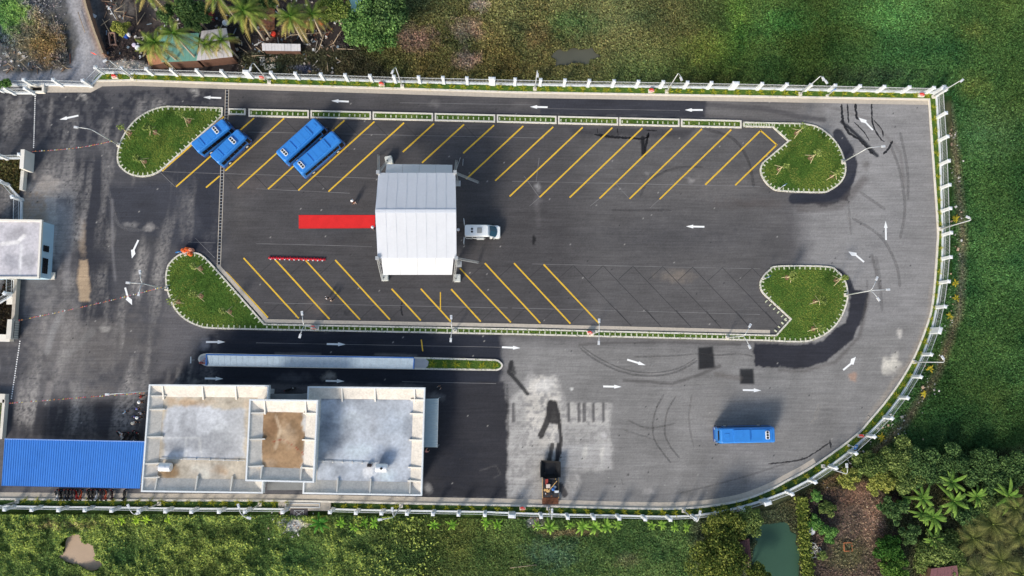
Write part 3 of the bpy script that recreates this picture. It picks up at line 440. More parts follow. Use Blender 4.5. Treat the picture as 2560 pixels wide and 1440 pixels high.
# dashed gate track
for a, b in (((88, 240), (84, 372)), ((50, 852), (28, 1000))):
    for i in range(26): t = i/26; c = (a[0]+(b[0]-a[0])*t, a[1]+(b[1]-a[1])*t); d = (a[0]+(b[0]-a[0])*(t+.02), a[1]+(b[1]-a[1])*(t+.02)); stripe('gate_track_plate', c, d, .16, M_MARK, .006)
# drain channels
def channel(a, b):
    p, q = G(*a), G(*b); c = struct('drain_channel', None, p); pts = [p, q]
    mb = MB(); ribbon(mb, pts, -.2, .2, -.01, .012); mb.build('grating', M_DARK, c)
    for s in (-1, 1): mb = MB(); ribbon(mb, pts, s*.2, s*.31, -.01, .02); mb.build('channel_edge', M_GUT, c)
    L = (q-p).length; mb = MB(); d = (q-p)/L; n = Vector((-d.y, d.x, 0))
    for i in range(int(L/.5)): r = p+d*(i*.5+.2); mb.add([r-n*.17-d*.03+Vector((0, 0, .016)), r+n*.17-d*.03+Vector((0, 0, .016)), r+n*.17+d*.03+Vector((0, 0, .016)), r-n*.17+d*.03+Vector((0, 0, .016))], [(0, 1, 2, 3)])
    o = mb.build('grating_bars', M_GALV, c); o['kind'] = 'stuff'
channel((568, 224), (566, 300)); channel((557, 392), (547, 668))

# ------------------------------------------------------------------ kerbs, gutters, planting strips
kw = struct('perimeter_kerb')
mb = MB(); KW = Gs(KERB_N)+Gs(KERB_E)[1:]; ribbon(mb, KW, -.14, .14, -.2, .16); mb.build('kerb', M_KERB, kw)
mb = MB(); ribbon(mb, Gs(KERB_N), -.88, -.14, -.1, .02); mb.build('gutter', M_GUT, kw)
ge = [p for p in KERB_E if p[0] < 2060]; mb = MB(); ribbon(mb, Gs(ge), -.95, -.14, -.1, .022); mb.build('gutter', M_GUT, kw)
mb = MB(); ribbon(mb, Gs([(110, 222), (225, 222), (250, 209)]), -.6, .5, -.1, .025); mb.build('gutter', M_GUT, kw)
mb = MB(); ribbon(mb, Gs([(640, 806), (668, 807), (1280, 818), (1925, 834)]), -.02, .56, -.1, .024); mb.build('gutter', M_GUT, kw)
mb = MB(); ribbon(mb, Gs([(541, 668), (662, 803)]), -.0, .6, -.1, .026); mb.build('gutter', M_GUT, kw)
GR = {'a': ((104, 120, 40), (66, 96, 32)), 'b': ((64, 90, 34), (48, 72, 30))}  # second pair: darker grass for south strips, fence shadow put into the colour
def grassfill(poly_px, dens, parent, z=.09, key='a', size=.13, soil=True, browns=.08, name='grass'):
    w = Gs(poly_px); x0, x1 = min(p.x for p in w), max(p.x for p in w); y0, y1 = min(p.y for p in w), max(p.y for p in w)
    n = int((x1-x0)*(y1-y0)*dens); x = RNG.uniform(x0, x1, n); y = RNG.uniform(y0, y1, n); k = inpoly(x, y, w); x = x[k]; y = y[k]; n = len(x)
    t = np.clip((noise(x, y, 3.2, 2)-.5)*3+.5+RNG.normal(size=n)*.22, 0, 1)[:, None]; c = lin(GR[key][0])*t+lin(GR[key][1])*(1-t)
    br = (noise(x, y, 1.6, 5) > .66) & (RNG.random(n) < .5); c[br] = lin((112, 122, 48)); c *= RNG.uniform(.85, 1.2, n)[:, None]*1.4
    P = np.stack([x, y, z+.02+RNG.random(n)*.05], -1)
    if soil: mb = MB(); sheet(mb, w, z); mb.build('turf', mat('turf_soil_'+key, S(*(GR[key][1]), 1.15), .95, var=.25, scale=2, fine=14), parent)
    return leaves(name, P, RNG.uniform(size*.6, size*1.3, n), c, .78, parent, 1.7, tuple(parent.location), kind='stuff')
gsN = struct('planting_strip'); grassfill(FENCE_N+[(2347, 232), (2365, 236)]+KERB_N[::-1], 26, gsN, .1)
def fence_line(caps, z=2.5): return [G(x, y, z) for x, y in caps]
FE = fence_line(CAP_E); FS = fence_line(CAP_S)
fepx = [tuple(float(v) for v in PX(np.array(p.x), np.array(p.y))) for p in FE]; fspx = [tuple(float(v) for v in PX(np.array(p.x), np.array(p.y))) for p in FS]
ke = [p for p in KERB_E if p[0] > 826]; gsE = struct('planting_strip'); cut = next(i for i, p in enumerate(ke) if p[0] < 2060 and p[1] > 900)
kew = ke; split = next(i for i, p in enumerate(fepx) if p[0] < 2060 and p[1] > 900)
grassfill(fepx[:split+1]+ke[:cut+1][::-1], 26, gsE, .1); gsS = struct('planting_strip'); grassfill(fepx[split:]+ke[cut:][::-1], 26, gsS, .1, 'b')
gsW = struct('planting_strip'); grassfill(fspx+[p for p in KERB_E if p[0] < 700][::-1], 26, gsW, .1, 'b')
mblk = MB().box((0, 0, .1), (.17, .44, .17)).mesh('edging_block', M_BLOCK)
def blocks(parent, pts_world, offs, step, skip=0):
    rs = resample(pts_world, step); off = Vector(parent.location)
    for i, p in enumerate(rs):
        q = rs[min(i+1, len(rs)-1)]; r = rs[max(i-1, 0)]; d = (q-r); d.z = 0
        if d.length < 1e-4: continue
        d.normalize(); n = Vector((-d.y, d.x, 0)); c = p+n*offs
        if random.random() < .03: continue
        b = ob('edging_block', mblk, parent, (c.x-off.x, c.y-off.y, .0), math.atan2(d.y, d.x)+random.uniform(-.06, .06), (random.uniform(.8, 1.15), random.uniform(.8, 1.1), random.uniform(.8, 1.1)))
def island(poly, grass_poly=None):
    w = Gs(poly); c = sum(w, Vector())/len(w); area = sum(w[i].x*w[(i+1) % len(w)].y-w[(i+1) % len(w)].x*w[i].y for i in range(len(w)))/2
    s = struct('planting_island', None, (c.x, c.y, 0)); sg = 1 if area > 0 else -1
    mb = MB(); ribbon(mb, w, 0, sg*.24, -.05, .16, True); mb.build('kerb', M_KERB, s)
    return s, w, sg
for poly in (ISL_NW, ISL_NE):
    s, w, sg = island(poly); grassfill(poly, 75, s, .1); blocks(s, w+[w[0]], sg*.45, .83)
s, w, sg = island(ISL_S); grassfill(ISL_S, 60, s, .1)
blocks(s, Gs(ISL_SW)+[G(662, 809)], sg*.45, .83); blocks(s, [G(1920, 748), G(1974, 798), G(1939, 837)][::1], -sg*-.45, .83); blocks(s, Gs(ISL_SE), sg*.45, .83)
blocks(s, Gs([(668, 818), (1280, 829.5), (1925, 846)]), 0, .84)
for x0, x1 in PLANTERS:
    poly = [(x0, plan_y(x0)), (x1, plan_y(x1)), (x1, plan_y(x1)+(19.5 if x1 > 700 else 16)), (x0, plan_y(x0)+(19.5 if x1 > 700 else 16))]
    w = Gs(poly); c = sum(w, Vector())/4; s = struct('planter_bed', None, (c.x, c.y, 0))
    mb = MB(); ribbon(mb, w, 0, -.24, -.05, .2, True); mb.build('kerb', M_KERB, s); grassfill(poly, 60, s, .1)
    blocks(s, [G(x0+7, plan_y(x0)+10.5), G(x1-6, plan_y(x1)+10.5)], 0, .82)
s = struct('platform_island', None, G(880, 905)); w = Gs(PLAT_O); mb = MB(); ribbon(mb, w, 0, -.26, -.05, .17, True); mb.build('kerb', M_KERB, s)
mb = MB(); sheet(mb, Gs([(520, 884), (1062, 894), (1072, 904), (1070, 915), (1060, 923), (520, 915), (505, 906), (498, 898), (505, 889)]), .16); mb.build('paving', mat('paving', S(176, 176, 178), .9, var=.12, scale=2), s)
grassfill([(1062, 894), (1238, 899), (1252, 908), (1252, 918), (1240, 926), (1062, 923), (1070, 915), (1072, 904)], 60, s, .12, 'a')

# ------------------------------------------------------------------ fences
mpost = MB().box((0, 0, 1.12), (.42, .42, 2.3)).box((0, 0, .2), (.5, .5, .5)).mesh('post', M_WHITE); mcap = MB().box((0, 0, 2.32), (.54, .54, .12)).box((0, 0, 2.42), (.46, .46, .1), taper=.6).mesh('cap', M_WHITE)
mpost2 = MB().box((0, 0, 1.12), (.95, .46, 2.3)).box((0, 0, .2), (1.05, .54, .5)).mesh('post', M_WHITE); mcap2 = MB().box((0, 0, 2.32), (1.1, .58, .12)).box((0, 0, 2.42), (1.0, .5, .1), taper=.75).mesh('cap', M_WHITE)
def fence(pts, label, wide=(), close_gap=None):
    f = thing('boundary_fence', label, 'fence', (pts[0].x, pts[0].y, 0), world=True); off = Vector(f.location); P = [(p.x, p.y) for p in pts]
    for i, p in enumerate(pts):
        q = pts[min(i+1, len(pts)-1)]; r = pts[max(i-1, 0)]; a = math.atan2(q.y-r.y, q.x-r.x); w = i in wide
        o = ob('post', mpost2 if w else mpost, f, (p.x-off.x, p.y-off.y, 0), a); ob('cap', mcap2 if w else mcap, o)
    mb = MB(); ribbon(mb, P, -.1, .1, -.2, .32); ribbon(mb, P, -.12, .12, .32, .37); mb.build('base_wall', M_WHITE, f)
    for z in (.85, 1.95): mb = MB(); ribbon(mb, P, -.018, .018, z, z+.05); mb.build('rail', M_WHITE, f)
    V = []
    for a, b in zip(pts, pts[1:]):
        n = int((b-a).length/.21)
        for k in range(1, n): V.append(a+(b-a)*(k/n))
    V = np.array([(v.x-off.x, v.y-off.y) for v in V]); n = len(V); r = .012
    c = np.array([(-r, -r), (r, -r), (r, r), (-r, r)]); bot = np.concatenate([V[:, None]+c[None], np.full((n, 4, 1), .37)], -1); top = np.concatenate([V[:, None]+c[None]*.6, np.full((n, 4, 1), 2.15)], -1)
    VV = np.concatenate([bot, top], 1).reshape(-1, 3); q = np.array([(0, 1, 5, 4), (1, 2, 6, 5), (2, 3, 7, 6), (3, 0, 4, 7), (4, 5, 6, 7)]); Q = (np.arange(n)[:, None, None]*8+q[None]).reshape(-1, 4)
    me = rawmesh('pickets', VV, Q); me.materials.append(M_WHITE); o = ob('pickets', me, f); o['kind'] = 'stuff'
fence([G(x, CAP_NY(x), 2.5) for x in CAP_N]+[FE[0]], 'straight white picket fence on wall base along the palm yard and the weedy field', (6, 16, 26, 35))
fence(FE, 'white picket fence curving round the pale grey asphalt loop', (0, 10, 20, 30)); fence(FS, 'white picket fence running behind the blue roofed shed')
fence([G(-90, 198, 2.5), G(-15, 198, 2.5), G(57, 198, 2.5), G(131, 198, 2.5), G(205, 200, 2.5), G(237, 167, 2.5)], 'short white picket fence bending beside the grey gravel road')
fence([G(-20, 213, 2.5), G(10, 219, 2.5), G(60, 219, 2.5)], 'low white picket fence bay in front of a small concrete pit')
fence([G(-60, 386, 2.3), G(-5, 387, 2.3), G(48, 386, 2.3)], 'short white picket fence beside the brown weedy plot'); fence([G(-60, 420, 2.5), G(-5, 453, 2.5), G(28, 491, 2.5), G(27, 560, 2.5)], 'white picket fence angling down to the gatehouse'); fence([G(10, 692, 2.5), G(9, 733, 2.5), G(-60, 775, 2.5)], 'white picket fence angling away below the gatehouse')
def wall(name, label, pts_px, w, h, m, cat='wall', z0=-.2):
    w0 = Gs(pts_px); t = thing(name, label, cat, (w0[0].x, w0[0].y, 0), world=True); mb = MB(); ribbon(mb, w0, -w/2, w/2, z0, h); mb.build('wall_body', m, t)
    mb = MB(); ribbon(mb, w0, -w/2-.05, w/2+.05, h, h+.08); mb.build('coping', m, t); return t
wall('gate_wall', 'tall white gate end wall beside the dotted gate track', [(83, 385), (80, 432)], .5, 2.3, M_OFF); wall('low_wall', 'low pale wall leading down to the sandy apron', [(66, 430), (62, 478)], .4, .8, M_KERB); wall('low_wall', 'long low grey wall beside the dark plot under the gatehouse', [(49, 697), (42, 802)], .38, .8, M_GUT); wall('gate_wall', 'white gate end wall with the lower flag string tied to it', [(44, 800), (40, 848)], .6, 1.6, M_KERB)
wall('low_wall', 'low cream wall closing the dark plot by the road', [(-60, 843), (36, 846)], 1.0, .9, M_OFF); wall('low_wall', 'low cream wall above the small lawn by the blue shed', [(-60, 992), (22, 995)], 1.2, .8, M_KERB); wall('low_wall', 'thin pale wall running down to the blue shed', [(20, 998), (12, 1096)], .3, .8, M_KERB)
lw = struct('small_lawn', None, G(0, 1050)); grassfill([(-60, 1000), (18, 1002), (10, 1096), (-60, 1096)], 40, lw, -.02, 'a')
# sliding gates folded against the walls
def sliding_gate(a, b, label):
    p, q = G(*a), G(*b); t = thing('sliding_gate', label, 'gate', (p.x, p.y, 0), world=True); L = (q-p).length; d = (q-p)/L
    for z in (.15, 1.5): mb = MB(); ribbon(mb, [p, q], -.03, .03, z, z+.08); mb.build('rail', M_DARK, t)
    n = int(L/.35)
    for i in range(n+1): c = p+d*(L*i/n); mb = MB(); mb.box((c.x, c.y, .83), (.05, .05, 1.4)); mb.build('bar', M_DARK, t)
sliding_gate((78, 398), (77, 426), 'dark barred sliding gate beside the tall white gate wall'); sliding_gate((55, 803), (51, 845), 'dark barred sliding gate parked at the lower gate wall')
t = thing('cabinet_slab', 'square cream concrete cover slab in the dark plot', 'slab', G(30, 752)); MB().box((0, 0, .0), (1.0, 1.0, .5)).build('plinth', M_KERB, t); MB().box((0, 0, .29), (1.15, 1.15, .1)).build('cover', M_OFF, t)
t = thing('utility_pit', 'open concrete pit beside the low fence bay', 'pit', G(95, 222), world=True); mb = MB(); ribbon(mb, Gs([(78, 216), (112, 216), (112, 232), (78, 232)]), -.15, .15, -.2, .5, True); mb.build('rim', M_OFF, t); mb = MB(); sheet(mb, Gs([(78, 216), (112, 216), (112, 232), (78, 232)]), -.15); mb.build('floor_of_pit', mat('pit_floor', S(58, 54, 48), .95), t)

# ------------------------------------------------------------------ street lamps
LH = 7.7
def lamp(base, heads, label, group, h=LH):
    b = G(*base); t = thing('street_lamp', label, 'lamp', (b.x, b.y, 0), 0, group, True); o = Vector((b.x, b.y, 0))
    MB().box((0, 0, .16), (.55, .55, .32)).build('footing', M_KERB, t, (0, 0, 0)); MB().tube([(0, 0, .3), (0, 0, h*.5), (0, 0, h-.5)], [.11, .085, .06], 8).build('pole', M_GALV, t, (0, 0, 0), True)
    for hx, hy in heads:
        e = G(hx, hy, h)-o; e.z = h; d = Vector((e.x, e.y, 0)); L = d.length; d = d/L if L > .01 else Vector((1, 0, 0))
        pts = [Vector((0, 0, h-.6)), Vector((0, 0, h-.25))+d*.12, d*.4+Vector((0, 0, h-.05)), d*(L*.6)+Vector((0, 0, h+.05)), d*max(L-.3, .45)+Vector((0, 0, h))]
        a = MB().tube(pts, .05, 6).build('arm', M_GALV, t, (0, 0, 0), True)
        a2 = math.atan2(d.y, d.x); MB().box(tuple(e-Vector((0, 0, .02))), (.62, .32, .13), a2).box(tuple(e+Vector((0, 0, .06))-d*.1), (.3, .24, .08), a2).build('lamp_head', mat('lamp_housing', S(206, 208, 210), .4, .1, var=.04), t, (0, 0, 0))
gN, gI, gM = 'street lamps along the straight fence', 'lamps on the corner islands', 'twin lamps on the long median'
for b, hd, l in (((674, 206), [(626, 172)], 'near the broken slabs behind the fence'), ((1006, 216), [(981, 180)], 'nearest the big leafy tree'), ((1337, 223), [(1344, 188)], 'beside the small dark pool'), ((1666, 230), [(1703, 197)], 'beside the dark asphalt lane'), ((2332, 243), [(2405, 201)], 'at the square fence corner')): lamp(b, hd, 'tall hooked arm street lamp by the straight fence, '+l, gN)
lamp((1999, 236), [(2066, 205), (2058, 197)], 'street lamp with two close lamp heads in the straight fence strip', gN)
gE = 'street lamps along the curving fence'
for b, hd, l in (((2349, 573), [(2420, 543)], 'beside the straight ahead arrow'), ((2284, 905), [(2357, 894)], 'beside the pale cement stain'), ((2056, 1165), [(2117, 1164)], 'above the brown garden'), ((1708, 1276), [(1750, 1282)], 'near the round yellow trees'), ((1370, 1270), [(1380, 1277)], 'right behind the asphalt paver')): lamp(b, hd, 'tall hooked arm street lamp by the curving fence, '+l, gE)
gS = 'lamps behind the station building'
for b, hd in (((1003, 1264), [(950, 1299), (981, 1274)]), ((651, 1260), [(596, 1265), (622, 1295)]), ((400, 1258), [(321, 1266), (345, 1283)])): lamp(b, hd, 'street lamp with two arms in the shaded strip behind the station building', gS)
lamp((45, 1253), [(-40, 1265)], 'street lamp in the shaded strip behind the blue roofed shed', gS)
lamp((298, 363), [(190, 318)], 'single arm street lamp at the rim of the teardrop island with the flag string', gI); lamp((2106, 406), [(2208, 366)], 'single arm street lamp at the round rim of the upper pale loop island', gI)
lamp((2113, 738), [(2192, 696), (2220, 724), (2196, 748)], 'three armed street lamp on the lower pale loop island', gI); lamp((418, 722), [(350, 680), (320, 707), (347, 735)], 'three armed street lamp on the island beside the orange barrels', gI)
lamp((384, 976), [(268, 986)], 'street lamp beside the station building wall with the lower flag string', gI)
for b, hd in (((794, 820), [(755, 783), (750, 840)]), ((1138, 827), [(1128, 793), (1127, 850)]), ((1480, 834), [(1498, 802), (1497, 857)]), ((1817, 844), [(1875, 814), (1874, 867)])): lamp(b, hd, 'twin armed street lamp standing on the narrow median', gM)
lamp((332, 196), [(262, 152)], 'slim pole beside the grey gravel road by the straight fence', gN, 7.0)

# ------------------------------------------------------------------ small roadside things
def sign(p, label, rz=0):
    t = thing('road_sign', label, 'sign', G(*p), rz); MB().tube([(0, 0, 0), (0, 0, 2.5)], .05, 8).build('post', M_GALV, t, smooth=True); MB().box((0, 0, .08), (.4, .4, .2)).build('footing', M_KERB, t)
    MB().wheel((0, .06, 2.4), .42, .03, 'y', 18).build('sign_plate', mat('sign_blue', S(40, 120, 200), .4, var=.03), t); mb = MB(); mb.add([(-.06, .085, 2.12), (.06, .085, 2.12), (.06, .085, 2.45), (.17, .085, 2.45), (0, .085, 2.68), (-.17, .085, 2.45), (-.06, .085, 2.45)], [(0, 1, 2, 3, 4, 5, 6)]); mb.build('sign_arrow', M_MARK, t)
sign((2067, 240), 'round blue arrow sign on a post by the straight fence', .4); sign((1947, 472), 'round blue arrow sign on the upper pale loop island', .5); sign((1907, 697), 'round blue arrow sign on the lower pale loop island', .5); sign((2120, 1113), 'round blue arrow sign in the strip by the curving fence', 1.0); sign((464, 637), 'round blue sign on a post beside the orange barrels', .3)
M_RED = mat('hydrant_red', S(206, 62, 54), .5, var=.1); M_PINK = mat('faded_red', S(222, 150, 142), .7, var=.1)
for p, l in (((290, 194), 'by the bend of the gravel road fence'), ((657, 197), 'near the corrugated sheet behind the fence'), ((955, 213), 'near the big leafy tree behind the fence'), ((1627, 229), 'in the straight fence strip by the dark asphalt lane'), ((2300, 240), 'in the far corner of the straight fence'), ((2149, 1089), 'where the curving fence bends near the shrubs'), ((1306, 1269), 'in the strip behind the asphalt paver'), ((786, 819), 'on the median beside the first twin lamp'), ((1474, 832), 'on the median beside the pale concrete patch')):
    t = thing('hydrant_box', 'white hydrant box with red fittings '+l, 'hydrant box', G(*p), random.uniform(-.2, .2), 'hydrant boxes'); MB().box((0, 0, .25), (.9, .5, .5)).build('plinth', M_KERB, t); MB().box((-.1, .12, .62), (.5, .24, .3), .1).build('cabinet', M_RED, t); MB().tube([(.25, 0, .45), (.25, 0, .75)], .09, 8).build('valve', M_RED, t); MB().box((.1, -.2, .52), (.6, .1, .06), .2).build('hatch', M_PINK, t)
M_ORA = mat('barrel_orange', S(232, 108, 46), .5, var=.08)
for i, (p, l) in enumerate((((462, 627), 'with the blue sign in front'), ((471, 624), 'in the middle of the row'), ((481, 626), 'faded, at the sunny end of the row'), ((478, 636), 'standing on the grass inside the kerb'))):
    t = thing('safety_barrel', 'orange plastic safety barrel '+l, 'barrel', G(*p), 0, 'orange barrels at the island kerb'); r = .32
    MB().loft([[(q*math.cos(k*math.pi/8), q*math.sin(k*math.pi/8), z) for k in range(16)] for q, z in ((.34, 0), (.34, .25), (.3, .27), (.3, .5), (.27, .52), (.27, .8), (.2, .86))]).build('drum', M_ORA if i != 2 else mat('faded_orange', S(226, 150, 120), .6, var=.08), t, smooth=False); MB().tube([(-.1, 0, .86), (0, 0, .93), (.1, 0, .86)], .03, 6).build('handle', M_DARK, t)
# ribbon with bows for the opening
a, b = G(673, 645), G(814, 649); t = thing('ceremony_ribbon', 'long red ribbon with bunched bows and white rosettes lying on the asphalt', 'ribbon', (a.x, a.y, 0), world=True); d = (b-a); L = d.length; d /= L; n = Vector((-d.y, d.x, 0))
M_RIB = mat('red_satin', S(196, 30, 48), .45, var=.25, scale=4); V = []
for i in range(81):
    c = a+d*(L*i/80); wv = .1*math.sin(i*1.3); V += [c+n*(.2+wv)+Vector((0, 0, .06+.1*abs(math.sin(i*.9)))), c+n*(-.2+wv)+Vector((0, 0, .05+.12*abs(math.cos(i*.7))))]
mb = MB(); mb.add(V, [(2*i, 2*i+1, 2*i+3, 2*i+2) for i in range(80)]); mb.build('ribbon_band', M_RIB, t, smooth=True)
for i in range(12):
    c = a+d*(L*(i+.4)/12); mb = MB()
    for s in (-1, 1): mb.ball((c.x+d.x*s*.2, c.y+d.y*s*.2, .17), (.2, .17, .14), 8, 4)
    bo = mb.build('bow', M_RIB, t, smooth=True); c2 = c-n*.2
    MB().ball((c2.x, c2.y, .2), (.13, .11, .1), 8, 4).build('rosette', M_WHITE, bo, tuple(t.location), True)
# red carpet
w = Gs([(747, 538), (938, 538), (938, 570), (747, 571)]); t = thing('red_carpet', 'long bright red carpet leading to the white tent', 'carpet', (w[0].x, w[0].y, 0), world=True)
mb = MB(); nx = 24; V = []
for i in range(nx+1):
    for q in range(4): s0 = w[0].lerp(w[1], i/nx).lerp(w[3].lerp(w[2], i/nx), q/3); V.append((s0.x, s0.y+random.uniform(-.012, .012), .014+random.uniform(0, .012)))
mb.add(V, [(i*4+q, i*4+q+1, i*4+q+5, i*4+q+4) for i in range(nx) for q in range(3)]); mb.build('carpet_pile', mat('carpet_red', S(212, 48, 48), .95, var=.13, scale=.8, fine=9, spec=.1), t, smooth=True)
mb = MB()
for e0, e1 in ((0, 1), (3, 2)): p, q = w[e0], w[e1]; ribbon(mb, [p, q], -.03, .03, .004, .03)
mb.build('edge_binding', mat('carpet_edge', S(196, 34, 38), .95, var=.05), t)

# ------------------------------------------------------------------ buses and van
M_BUS = mat('bus_blue', S(48, 126, 204), .4, var=.12, scale=1.2, spec=.5, coat=.4); M_BUSD = mat('bus_trim_blue', S(28, 66, 140), .35, var=.05, spec=.5); M_BLK = mat('gloss_black', S(16, 17, 20), .25, var=0, spec=.5)
M_LAMP = mat('lamp_white', S(225, 225, 220), .25, var=0); M_TAIL = mat('lamp_red', S(190, 30, 24), .3, var=0)
def rr(L, Wd, r, n=5, x0=0):
    out = []
    for cx, cy, a0 in ((L/2-r, Wd/2-r, 0), (-L/2+r, Wd/2-r, 90), (-L/2+r, -Wd/2+r, 180), (L/2-r, -Wd/2+r, 270)):
        for k in range(n+1): a = math.radians(a0+90*k/n); out.append((x0+cx+r*math.cos(a), cy+r*math.sin(a)))
    return out
def make_bus(label, loc, rz, L, Wd, fans_x, gap):
    t = thing('city_bus', label, 'bus', loc, rz, 'blue buses'); hh = 2.95
    prof = [(.32, 1, 1, .0), (.5, 1.0, 1, 0), (1.2, 1.0, 1, 0), (2.3, .982, .975, -.03), (2.62, .965, .95, -.05), (2.82, .945, .9, -.06), (2.9, .91, .82, -.07)]
    MB().loft([[(x, y, z) for x, y in rr(L*sx, Wd*sy, .28, 4, dx)] for z, sx, sy, dx in prof]).build('body', M_BUS, t, smooth=False)
    MB().loft([[(x, y, z) for x, y in rr(L*1.004, Wd*1.012, .28, 4)] for z in (.42, .72)]).build('skirt', M_BUSD, t)
    for s in (-1, 1):
        n = 6; x0, x1 = -L*.44, L*.37
        for i in range(n): a = x0+(x1-x0)*i/n; MB().box((a+(x1-x0)/n/2, s*Wd*.493, 1.82), ((x1-x0)/n-.06, .05, .92)).build('side_window', M_BLK, t)
        MB().box((L*.43, s*Wd*.49, 1.5), (L*.085, .06, 1.7)).build('door' if s < 0 else 'cab_window', M_BLK, t)
        for x in (-L*.3, L*.3):
            wh = MB().wheel((x, s*(Wd/2-.12), .46), .46, .28).build('wheel', M_BLACK, t); MB().wheel((x, s*(Wd/2+.03), .46), .24, .05).build('hub', M_LAMP, wh)
        m = MB().tube([(L/2-.15, s*Wd*.44, 2.3), (L/2+.22, s*(Wd/2+.16), 2.35), (L/2+.25, s*(Wd/2+.18), 2.0)], .035, 6).build('mirror_arm', M_DARK, t); MB().box((L/2+.25, s*(Wd/2+.18), 1.9), (.1, .22, .42)).build('mirror', M_BLK, m)
        MB().box((L/2-.01, s*Wd*.36, .75), (.05, .34, .2)).build('headlight', M_LAMP, t); MB().box((-L/2+.01, s*Wd*.38, 1.0), (.05, .2, .45)).build('tail_light', M_TAIL, t)
    MB().add([(L/2+.012, -Wd*.44, 1.1), (L/2+.012, Wd*.44, 1.1), (L*.475, Wd*.41, 2.45), (L*.475, -Wd*.41, 2.45), (L/2-.06, -Wd*.44, 1.1), (L/2-.06, Wd*.44, 1.1), (L*.475-.08, Wd*.41, 2.45), (L*.475-.08, -Wd*.41, 2.45)], [(0, 1, 2, 3), (4, 7, 6, 5), (0, 4, 5, 1), (3, 2, 6, 7)]).build('windscreen', M_GLASS, t)
    MB().box((-L/2+.02, 0, 1.9), (.06, Wd*.72, .75)).build('rear_window', M_BLK, t); MB().box((L/2+.02, 0, .5), (.12, Wd*.86, .24)).build('bumper', M_BUSD, t); MB().box((L/2-.03, 0, 2.58), (.1, Wd*.6, .2)).build('destination_board', M_BLK, t)
    x0, x1 = -L*.44, L*.26
    MB().loft([[(x, y, z) for x, y in rr((x1-gap)-.26, Wd*.74*k, .12, 3, (x1+gap)/2)] for z, k in ((2.85, 1), (3.04, .95))]).build('roof_pod', M_BUS, t)
    MB().loft([[(x, y, z) for x, y in rr((gap-x0)-.26, Wd*.72*k, .12, 3, (x0+gap)/2)] for z, k in ((2.85, 1), (3.0, .95))]).build('roof_pod', M_BUS, t)
    MB().loft([[(x, y, z) for x, y in rr(.75, .75*k, .12, 3, L*.36)] for z, k in ((2.88, 1), (2.95, .92))]).build('roof_hatch', M_BUS, t)
    ac = MB().loft([[(x, y, z) for x, y in rr(.62*k, 1.3*k, .16, 3, fans_x)] for z, k in ((2.9, 1), (3.14, .95))]).build('air_conditioner', M_WHITE, t)
    for k in (-1, 0, 1): fr = MB().disc((fans_x, k*.4, 3.13), .175, 16, 0, .03).build('fan', M_BLACK, ac); MB().disc((fans_x, k*.4, 3.1), .05, 8, 0, .02)
    for q in (-.3, -.05, .08, .2): MB().box((L*q, 0, 3.045 if L*q > gap else 3.005), (.04, Wd*.68, .03)).build('roof_seam', M_BUS, t)
    return t
def bus_at(label, f, b, Wd, fans, gap, z=2.9):
    p, q = G(f[0], f[1], z), G(b[0], b[1], z); c = (p+q)/2; L = (p-q).length/.95; return make_bus(label, (c.x+.0, c.y, 0), math.atan2(p.y-q.y, p.x-q.x), L, Wd, L*fans, L*gap)
bus_at('blue bus whose roof fans sit near its front, hard against the teardrop island kerb', (565, 306), (486, 369), 2.1, .17, -.22); bus_at('blue bus whose roof fans sit near its front, across the drain channel', (604, 331), (535, 397), 2.1, .17, -.22)
bus_at('long blue bus with rear roof fans parked on the planter side of its pair', (796, 305), (701, 391), 2.4, -.37, -.14); bus_at('long blue bus with rear roof fans parked on the tent side of its pair', (841, 338), (743, 422), 2.4, -.37, -.14)
bus_at('blue bus standing alone on the wide pale grey asphalt', (1801, 1090), (1937, 1087), 2.42, -.34, -.05)
# white van
p, q = G(1251, 577, 2.0), G(1161, 577, 2.2); t = thing('white_van', 'white passenger van with its rear doors and side door open', 'van', ((p.x+q.x)/2, p.y, 0), 0.0); L = 5.5; Wd = 2.0; M_VAN = mat('van_white', S(226, 230, 230), .35, var=.05, coat=.3)
MB().loft([[(x, y, z) for x, y in rr(L+dl, Wd*k, .3, 4, dx)] for z, dl, k, dx in ((.3, 0, 1, 0), (.75, 0, 1, 0), (1.05, -.15, 1, -.06), (1.12, -.8, .99, -.4), (1.6, -1.25, .97, -.62), (2.1, -1.75, .93, -.85), (2.3, -1.95, .82, -.93))]).build('body', M_VAN, t)
MB().add([(1.98, -.86, 1.2), (2.2, -.5, 1.2), (2.28, 0, 1.2), (2.2, .5, 1.2), (1.98, .86, 1.2), (1.08, .78, 2.1), (1.22, 0, 2.13), (1.08, -.78, 2.1)], [(0, 1, 7), (1, 2, 6, 7), (2, 3, 5, 6), (3, 4, 5)]).build('windscreen', mat('van_glass', S(40, 84, 104), .15, var=0), t)
MB().loft([[(x, y, z) for x, y in rr(.8, 1.7, .25, 4, 2.3)] for z in (1.06, 1.12)]).build('bonnet', M_VAN, t)
for s in (-1, 1):
    for i in range(3): MB().box((-2.1+i*1.05, s*.985, 1.55), (.95, .04, .6)).build('side_window', M_BLK, t)
    for x in (-1.75, 1.75): wh = MB().wheel((x, s*.92, .36), .36, .24).build('wheel', M_BLACK, t); MB().wheel((x, s*1.03, .36), .2, .04).build('hub', M_GALV, wh)
    MB().box((1.6, s*1.12, 1.3), (.14, .24, .2)).build('mirror', M_BLACK, t); MB().box((2.62, s*.72, .85), (.22, .3, .16), -s*.3).build('headlight', M_LAMP, t)
    MB().box((-2.85, s*1.45, 1.3), (.07, .95, 1.7), s*.1).build('rear_door', M_VAN, t)
MB().box((-.35, -1.12, 1.25), (1.15, .07, 1.7)).build('sliding_door', M_VAN, t); MB().box((.75, -1.0, 1.2), (.7, .08, 1.5)).build('side_opening', M_DARK, t)
